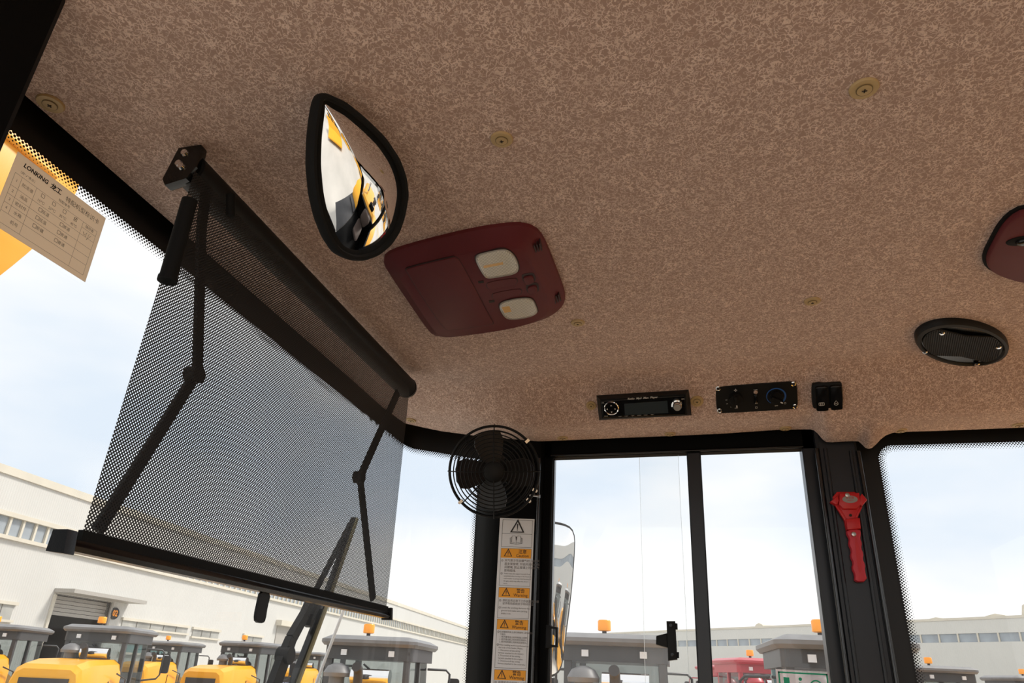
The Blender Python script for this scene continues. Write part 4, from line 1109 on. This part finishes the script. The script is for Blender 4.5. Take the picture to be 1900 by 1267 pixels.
# own bonnet, fenders and rear wheels behind the cab
hd = thing('machine_body', 'sunlit yellow hood and fenders of this machine behind the cab, seen in the convex mirror', 'machine body', (1.0, -2.6, -.55))
prof = [(-1.45, -1.2), (-1.45, .0), (-1.3, .10), (1.25, .16), (1.35, .08), (1.35, -1.2)]
mb = MB(); mb.loft([[Vector((x, p[0], p[1]-(.10 if abs(x) > .55 else 0))) for p in prof] for x in (-.72, -.55, .55, .72)])
part('engine_hood', mb, YELLOWO, hd)
part('intake', MB().cyl((.3, .9, .1), (.3, .9, .42), .11, n=20).cyl((.3, .9, .42), (.3, .9, .52), .17, .12, 20), DGREY, hd, 50)
part('exhaust', MB().cyl((-.35, .8, .1), (-.35, .8, .75), .06, n=16), CHROME, hd, 50)
part('bounce_box', MB().prism(rrect(1.22, 2.52, .66, 1.30, .08), -.85, -.48, .04), YELLOWO, hd, 40)  # unseen yellow box, added to bounce warm light up to the headliner
part('shade_deck', MB().bb(-1.62, -.80, 1.70, 3.20, -.78, -.70), DGREY, hd)  # unseen dark deck, added to cut ground bounce onto the headliner's left
for x in (1.16, -1.16):
    mb = MB(); arc = [(math.cos(PI*k/12)*1.0, math.sin(PI*k/12)*.45) for k in range(13)]
    mb.loft([[Vector((x+s*.33, a+.85, b-.60)) for a, b in arc]+[Vector((x+s*.33, a*.95+.85, b*.95-.64)) for a, b in arc[::-1]] for s in (-1, 1)])
    f = part('fender', mb, YELLOWO, hd, 40)
    part('tread_plate', MB().bb(x-.33, x+.33, 1.83, 2.10, -.65, -.60), DGREY, f)
    w = part('tyre', MB().lathe([(.42, -.28), (.72, -.30), (.80, -.2), (.80, .2), (.72, .30), (.42, .28)], 36).xf(Matrix.Translation((x, .75, G+.8+.55)) @ Matrix.Rotation(PI/2, 4, 'Y')), TYRE, hd, 40)
    part('rim', MB().lathe([(.44, -.22), (.40, -.1), (0, -.08)], 28).lathe([(.44, .22), (.40, .1), (0, .08)], 28).xf(Matrix.Translation((x, .75, G+.8+.55)) @ Matrix.Rotation(PI/2, 4, 'Y')), YELLOWO, w, 40)

# --- wheel loader
def make_loader():
    t = link('wheel_loader', None); t['category'] = 'wheel loader'; t['group'] = 'wheel loaders parked in the yard'
    P = lambda n, mb, m, s=None, par=t: part(n, mb, m, par, s)
    P('chassis', MB().bb(-2.7, .3, -.45, .45, .75, 1.35).bb(.3, 2.3, -.38, .38, .7, 1.5), DGREY)
    sec = [(-.78, 1.25), (-.78, 2.30), (-.70, 2.58), (-.55, 2.68), (.55, 2.68), (.70, 2.58), (.78, 2.30), (.78, 1.25)]
    mb = MB(); mb.loft([[Vector((x, a*sw, 1.25+(b-1.25)*sh)) for a, b in sec] for x, sw, sh in ((-3.20, .90, .86), (-3.08, .98, .93), (-2.5, 1, 1), (-1.0, 1, 1.03))])
    hd = P('hood', mb, YELLOW, 30)
    P('rear_grille', MB().bb(-3.225, -3.15, -.52, .52, 1.42, 2.30), GRILLE, None)
    for s in (-1, 1):
        for k in range(5): P('side_louvre', MB().bb(-2.72, -2.42, s*.77, s*.80, 1.50+.1*k, 1.54+.1*k), GRILLE)
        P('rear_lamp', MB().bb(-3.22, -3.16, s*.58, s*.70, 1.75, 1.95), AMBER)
    P('rear_bumper', MB().bb(-3.3, -2.7, -.8, .8, .8, 1.3), YELLOW)
    P('side_panel_seam', MB().bb(-1.72, -1.70, -.80, -.775, 1.3, 2.25), GRILLE)
    lt_ = texts('hood_lettering', [('CL856NC', 0, 0, .20, 'CENTER', .01)], GRILLE, t, 0); lt_.matrix_local = Matrix(((1, 0, 0, -2.0), (0, 0, -1, -.792), (0, 1, 0, 1.86), (0, 0, 0, 1)))
    lt2_ = texts('grille_lettering', [('LONKING', 0, 0, .17, 'CENTER', .02)], LAMPB, t, 0); lt2_.matrix_local = Matrix(((0, 0, -1, -3.232), (-1, 0, 0, 0), (0, 1, 0, 1.98), (0, 0, 0, 1)))
    P('muffler', MB().cyl((-1.35, -.50, 2.86), (-1.35, .15, 2.86), .12, n=20), CHROME, 50)
    P('exhaust_pipe', MB().tube([(-1.65, -.05, 2.5), (-1.65, -.05, 2.88), (-1.70, -.05, 2.97), (-1.82, -.05, 3.0)], .075, 12), GRILLE, 50)
    P('air_intake', MB().cyl((-1.30, .42, 2.55), (-1.30, .42, 2.86), .13, n=20).lathe([(.22, 2.84), (.23, 2.90), (.17, 3.0), (.06, 3.05), (0, 3.05)], 24, (-1.30, .42, 0)), ROOFG, 40)
    # cab
    P('cab_base', MB().bb(-1.0, .75, -.74, .74, 1.30, 1.95), DGREY)
    for x, y, w in ((-.98, .70, .05), (-.98, -.70, .05), (-.20, .72, .04), (-.20, -.72, .04), (.62, .66, .05), (.62, -.66, .05)):
        xx = x+(.0 if x < .5 else .06)
        P('cab_post', MB().loft([[Vector((xx+a*w, y+b*w, 1.9)) for a, b in ((-1, -1), (1, -1), (1, 1), (-1, 1))], [Vector((x-.04*(x > .5)+a*w, y*.97+b*w, 3.28)) for a, b in ((-1, -1), (1, -1), (1, 1), (-1, 1))]]), DGREY)
    ro = rrect(-.12, 0, 2.20, 1.72, .22)
    P('cab_roof', MB().loft([[(x, y, 3.33) for x, y in inset(ro, .05)], [(x, y, 3.38) for x, y in ro], [(x, y, 3.43) for x, y in ro], [(x, y, 3.50) for x, y in inset(ro, .16)]]), ROOFG, 30)
    P('roof_header', MB().prism(rrect(-.15, 0, 1.82, 1.56, .10), 3.12, 3.36), DGREY)
    for s in (-1, 1): P('work_light', MB().bb(-1.10, -1.04, s*.42-.05, s*.42+.05, 3.18, 3.27), LAMPW)
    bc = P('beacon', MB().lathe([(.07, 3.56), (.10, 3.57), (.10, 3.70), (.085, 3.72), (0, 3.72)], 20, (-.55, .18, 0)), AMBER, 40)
    P('beacon_stem', MB().cyl((-.55, .18, 3.48), (-.55, .18, 3.57), .035, n=12), GRILLE, 50, bc)
    g = LGLASS
    P('window_pane', MB().quad((-1.0, -.66, 1.95), (-1.0, .66, 1.95), (-1.0, .64, 3.15), (-1.0, -.64, 3.15)), g)
    P('window_pane', MB().quad((.66, -.62, 1.95), (.66, .62, 1.95), (.60, .60, 3.15), (.60, -.60, 3.15)), g)
    for s in (-1, 1):
        P('window_pane', MB().quad((-.93, s*.73, 1.95), (.62, s*.72, 1.95), (.58, s*.70, 3.15), (-.93, s*.70, 3.15)), g)
    P('wiper', MB().tube([(-1.08, .05, 3.05), (-1.03, -.45, 2.70)], .018, 6), GRILLE, 50)
    sb_ = MB().prism(rrect(0, .33, .50, .66, .13), -.06, .06, .03); sb_.xf(Matrix.Translation((-.55, 0, 2.20)) @ Matrix(((0, 0, 1), (1, 0, 0), (0, 1, 0))).to_4x4())
    P('seat_back', sb_, SEATM, 50)
    P('seat_base', MB().bb(-.55, .0, -.27, .27, 2.0, 2.2), SEATM)
    for s in (-1, 1):
        P('mirror_arm', MB().tube([(.62, s*.72, 2.25), (.78, s*1.05, 2.30), (.80, s*1.12, 2.40), (.80, s*1.12, 2.95), (.78, s*1.05, 3.02), (.62, s*.72, 3.02)], .022, 8), DGREY, 50)
        P('mirror', MB().prism(rrect(0, 0, .22, .44, .05), -.03, .03, .01).xf(Matrix.Translation((.84, s*1.20, 2.66)) @ Matrix(((0, 0, 1), (1, 0, 0), (0, 1, 0))).to_4x4()), GRILLE, 40)
        P('hand_rail', MB().tube([(-1.02, s*.92, 1.4), (-1.02, s*.92, 2.3), (-1.6, s*.90, 2.42)], .02, 6), DGREY, 50)
        arc = [(math.cos(PI*k/10)*.95, math.sin(PI*k/10)*.28) for k in range(11)]
        P('fender', MB().loft([[Vector((-1.75+a, s*y, 1.62+b)) for a, b in arc]+[Vector((-1.75+a*.95, s*y, 1.56+b)) for a, b in arc[::-1]] for y in (.80, 1.36)]), YELLOW, 30)
        P('lift_arm', MB().loft([[Vector((x, s*.42-.08+d, z+e)) for d, e in ((0, -h), (.16, -h), (.16, h), (0, h))] for x, z, h in ((.95, 2.15, .16), (1.9, 1.75, .24), (3.1, .75, .14))]), YELLOW)
    wh = MB().lathe([(.40, -.26), (.70, -.29), (.78, -.2), (.78, .2), (.70, .29), (.40, .26)], 30).xf(Matrix.Rotation(PI/2, 4, 'X'))
    rm = MB().lathe([(.42, -.2), (.36, -.08), (0, -.06)], 24).lathe([(.42, .2), (.36, .08), (0, .06)], 24).xf(Matrix.Rotation(PI/2, 4, 'X'))
    wm = wh.mesh('tyre', TYRE, 40); rmm = rm.mesh('rim', YELLOW, 40)
    for x in (-1.75, 1.35):
        for s in (-1, 1):
            o = link('tyre', wm, t); o.location = (x, s*1.08, .78); r = link('rim', rmm, o)
    bp = [(3.0, .35), (3.05, 1.25), (3.2, 1.35), (3.55, .55), (4.1, .22), (4.1, .16), (3.3, .18)]
    mb = MB(); mb.loft([[Vector((x, y, z)) for x, z in bp] for y in (-1.45, 1.45)]); P('bucket', mb, YELLOW)
    return t
proto = make_loader(); used = [False]
def swap(o, m):
    for ch in o.children:
        if ch.type == 'MESH' and ch.data.materials and ch.data.materials[0] in (YELLOW, DGREY, ROOFG):
            ch.data = ch.data.copy(); ch.data.materials[0] = m
        swap(ch, m)
def loader(x, y, az, label, red=False, s=1.0):
    t = copytree(proto) if used[0] else proto; used[0] = True
    t.location = (x, y, 0); t.rotation_euler = (0, 0, az); t['label'] = label; t.scale = (s, s, s)
    if red: swap(t, REDP)
    return t
def lp(px_, py_, z=.75):
    p = on(px_, py_, 2, z); return p.x, p.y
def put(px_, py_, az, label, z=.73, red=False, s=1.0):            # roof centre seen at a pixel; the roof is 3.5 m up
    if s != 1.0: z = 3.48*s-CZ
    x, y = lp(px_, py_, z); return loader(x+.12*math.cos(az), y+.12*math.sin(az), az, label, red, s)
D2 = math.radians
put(712, 1187, D2(8), 'grey-cabbed loader with brown seat just right of the blind, seen from behind', s=.93)
put(1147, 1185, D2(2), 'loader framed in the middle of the side window, seen straight from behind', s=.96)
put(212, 1165, D2(20), 'yellow loader in front of the open shed door, hood to the left')
put(20, 1157, D2(20), 'loader cut off by the left edge of the frame', z=.80)
put(330, 1184, D2(8), 'loader half hidden behind the yellow one at the shed door', z=.90)
put(472, 1193, D2(4), 'loader with yellow hood below the blind pull tab')
put(1538, 1190, D2(3), 'loader behind the exit sticker, cut off by the centre post', s=.96)
put(1722, 1238, D2(12), 'small loader beside the dotted edge of the rear window')
put(1890, 1243, D2(14), 'small loader at the right edge of the frame', z=.95)
put(585, 1203, D2(6), 'loader partly hidden behind the wiper blade', z=.95)
put(1392, 1224, D2(20), 'red loader with its cab seen through the rear sliding pane', red=True)
put(1345, 1236, D2(25), 'farther red loader next to the window centre bar', red=True)
put(400, 1202, D2(-3), 'distant loader between the two yellow hoods', z=1.05)
# rows behind, for the mirrors
for k, (x, y, a) in enumerate(((8.5, -17, 100), (13, -17.5, 95), (-3.5, -10.5, 85), (-8, -8, 75), (17.5, -16.5, 100), (-9.5, -2.5, 30))):
    loader(x, y, D2(a), ('loader parked behind the machine, %s of the row seen in the convex mirror' % ('first', 'second', 'third', 'fourth', 'fifth', 'last')[k]))

# --- warehouses
def wall_frame(A, B):
    A, B = Vector((*A, 0)), Vector((*B, 0)); d = (B-A).normalized(); n = Vector((d.y, -d.x, 0))
    if n.dot(A) > 0: n = -n
    M = Matrix((d, Vector((0, 0, 1)), n)).transposed().to_4x4(); M.translation = A+Vector((0, 0, G)); return M, (B-A).length
def onwall(M):
    n = M.to_3x3().col[2]; Mi = M.inverted(); C = M.translation
    def f(x, y):
        q = Mi @ onp(x, y, C, n); return (q.x, q.y)
    return f
def wb(nm, s0, s1, z0, z1, d0, d1, mat, par): return part(nm, MB().bb(s0, s1, z0, z1, d0, d1), mat, par)
a_ = on(0, 860, 1, 30.0); k_ = on(868, 1163.5, 2, a_.z)
MA, LA = wall_frame((a_.x, a_.y), (k_.x, k_.y)); fa = onwall(MA); HT = a_.z+CZ
wa = thing('warehouse', 'long white corrugated warehouse with clerestory windows on the left', 'building', MA)
zb1, zb0 = fa(0, 951)[1], fa(0, 993)[1]
dl, dt = fa(104, 1103); dr, _ = fa(206, 1118.7)
S0, S1 = -45, LA+12
wb('wall', S0, dl, 0, zb0, -.3, 0, WALLW, wa); wb('wall', dr, S1, 0, zb0, -.3, 0, WALLW, wa); wb('wall', dl, dr, dt, zb0, -.3, 0, WALLW, wa)
wb('upper_wall', S0, S1, zb1, HT-.35, -.3, .02, WALLW, wa)
wb('eave_flashing', S0, S1, HT-.35, HT, -.4, .12, TRIMC, wa); wb('sill_flashing', S0, S1, zb0-.10, zb0+.06, -.3, .16, TRIMC, wa); wb('head_flashing', S0, S1, zb1-.06, zb1+.14, -.3, .12, TRIMC, wa)
wb('roof_sheet', S0, S1, HT-.1, HT+.02, -30, -.3, TRIMC, wa)
mull = [fa(x, y)[0] for x, y in ((18, 973), (42, 985), (64, 990), (86, 995), (108, 1000))]; pw = (mull[-1]-mull[0])/4
pmesh = MB().bb(.06, pw-.06, zb0+.06, zb1-.06, -.14, -.08).mesh('window_pane', WGLASS); mmesh = MB().bb(-.06, .06, zb0, zb1, -.14, .03).mesh('mullion', TRIMC)
n0 = -14
for k in range(n0, int((S1-mull[0])/pw)):
    o = link('window_pane', pmesh, wa); o.location.x = mull[0]+k*pw; o = link('mullion', mmesh, wa); o.location.x = mull[0]+k*pw
# open roller door
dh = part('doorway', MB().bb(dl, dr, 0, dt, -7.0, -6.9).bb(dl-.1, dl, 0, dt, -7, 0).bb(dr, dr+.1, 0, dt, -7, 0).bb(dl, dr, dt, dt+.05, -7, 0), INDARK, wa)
for k in range(5): wb('shutter_slat', dl, dr, dt-.18*(k+1), dt-.18*k-.02, -.28, -.22+.03*(k % 2), SHUT, wa)
wb('door_jamb', dl-.16, dl, 0, dt, -.1, .08, TRIMC, wa); wb('door_jamb', dr, dr+.16, 0, dt, -.1, .08, SHUT, wa)
cl, ct = fa(102, 1091); cr_, _ = fa(241, 1111)
part('canopy', MB().bb(cl, cr_, ct-.18, ct, 0, 1.1), SHUT, wa)
sx_, sy_ = fa(211, 1138); sg = part('oval_sign', MB().prism(circ(sx_, sy_, .36, .30, 28), .02, .08), GRILLE, wa)
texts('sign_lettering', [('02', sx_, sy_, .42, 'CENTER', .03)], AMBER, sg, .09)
def winrow(tlp, brp, n, mat=WGLASS2):
    s0, z1 = fa(*tlp); s1, _ = fa(*brp); _, z0 = fa(tlp[0], brp[1]-(brp[0]-tlp[0])*.17)
    w = (s1-s0)/n
    part('window_frame', MB().bb(s0-.1, s1+.1, z1, z1+.14, 0, .14).bb(s0-.1, s1+.1, z0-.10, z0, 0, .14), TRIMC, wa)
    for k in range(n): wb('window_pane', s0+w*k+.05, s0+w*(k+1)-.05, z0, z1, -.02, .05, mat, wa)
winrow((226, 1150), (344, 1182), 5); winrow((357, 1167), (403, 1188), 3); winrow((451, 1179), (484, 1194), 2); winrow((-22, 1117), (17, 1153), 2)
winrow((226, 1192), (300, 1222), 3, TEAL)
s0, z1 = fa(514, 1160); s1, _ = fa(542, 1166); wb('shutter_door', s0, s1, 0, z1, 0, .06, SHUT, wa); wb('door_hood', s0-.3, s1+.3, z1, z1+.4, 0, .5, TRIMC, wa)
# right-hand warehouse
zr2 = a_.z+.2
pA = on(1046, 1181, 2, zr2); pB = on(1900, 1143.7, 2, zr2); pM = on(1322, 1167.4, 2, zr2)
MBm, LB = wall_frame((pM.x+(pM.x-pB.x)*1.0, pM.y+(pM.y-pB.y)*1.0), (pB.x+(pB.x-pM.x)*.9, pB.y+(pB.y-pM.y)*.9)); fb_ = onwall(MBm)
wr = thing('long_shed', 'long cream shed with a grey window band across the far side of the yard', 'building', MBm)
z2 = (fb_(1322, 1187.3)[1]+fb_(1900, 1172)[1])/2; z1_ = (fb_(1322, 1198.3)[1]+fb_(1900, 1190)[1])/2; zt_ = zr2+CZ
wb('lower_wall', 0, LB, 0, z1_, -.3, 0, WALLC, wr); wb('upper_wall', 0, LB, z2, zt_, -.3, .02, WALLC, wr); wb('roof_sheet', 0, LB, zt_-.1, zt_+.15, -30, .1, TRIMC, wr)
nP = 60; pw2 = LB/nP
pm2 = MB().bb(.08, pw2-.08, z1_, z2, -.2, -.1).mesh('window_pane', WGLASS)
for k in range(nP): o = link('window_pane', pm2, wr); o.location.x = k*pw2
for k in range(nP+1): wb('mullion', k*pw2-.08, k*pw2+.08, z1_, z2, -.2, .02, TRIMC, wr) if k == 0 else None
mm2 = bpy.data.objects[-1].data if False else MB().bb(-.08, .08, z1_, z2, -.2, .02).mesh('mullion', TRIMC)
for k in range(1, nP+1): o = link('mullion', mm2, wr); o.location.x = k*pw2
for x0_, x1_, y_, h_ in ((1373, 1390, 1162, .9), (1795, 1843, 1144, .7), (1866, 1925, 1143, 2.0), (1690, 1728, 1150, .6)):
    s0 = fb_(x0_, y_)[0]; s1 = fb_(x1_, y_)[0]
    part('roof_vent', MB().prism([(s0, zt_), (s1, zt_), (s1-(s1-s0)*.12, zt_+h_*.7), ((s0+s1)/2, zt_+h_), (s0+(s1-s0)*.12, zt_+h_*.7)], -6, -3), TRIMC, wr)
s0, zz = fb_(1047, 1187); s1, _ = fb_(1068, 1187)
for k in range(4):
    wb('glazing_pane', s0+(s1-s0)*k/4+.05, s0+(s1-s0)*(k+1)/4-.05, .5, min(zz, z1_-.1), 0, .06, TEAL, wr)
# shed behind, seen only in the mirrors
Mr_, Lr = wall_frame((-30, -42), (55, -46))
rb = thing('rear_shed', 'white shed with a dark doorway across the yard, seen in the wing mirror', 'building', Mr_)
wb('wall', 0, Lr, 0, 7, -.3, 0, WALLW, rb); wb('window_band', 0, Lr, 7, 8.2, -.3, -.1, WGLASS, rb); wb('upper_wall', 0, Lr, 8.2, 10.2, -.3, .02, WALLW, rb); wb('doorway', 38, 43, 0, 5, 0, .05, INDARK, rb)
struct('road_line', MB().bb(-14, 30, -6.2, -6.05, G, G+.006), LINEY, label='yellow line painted on the yard')
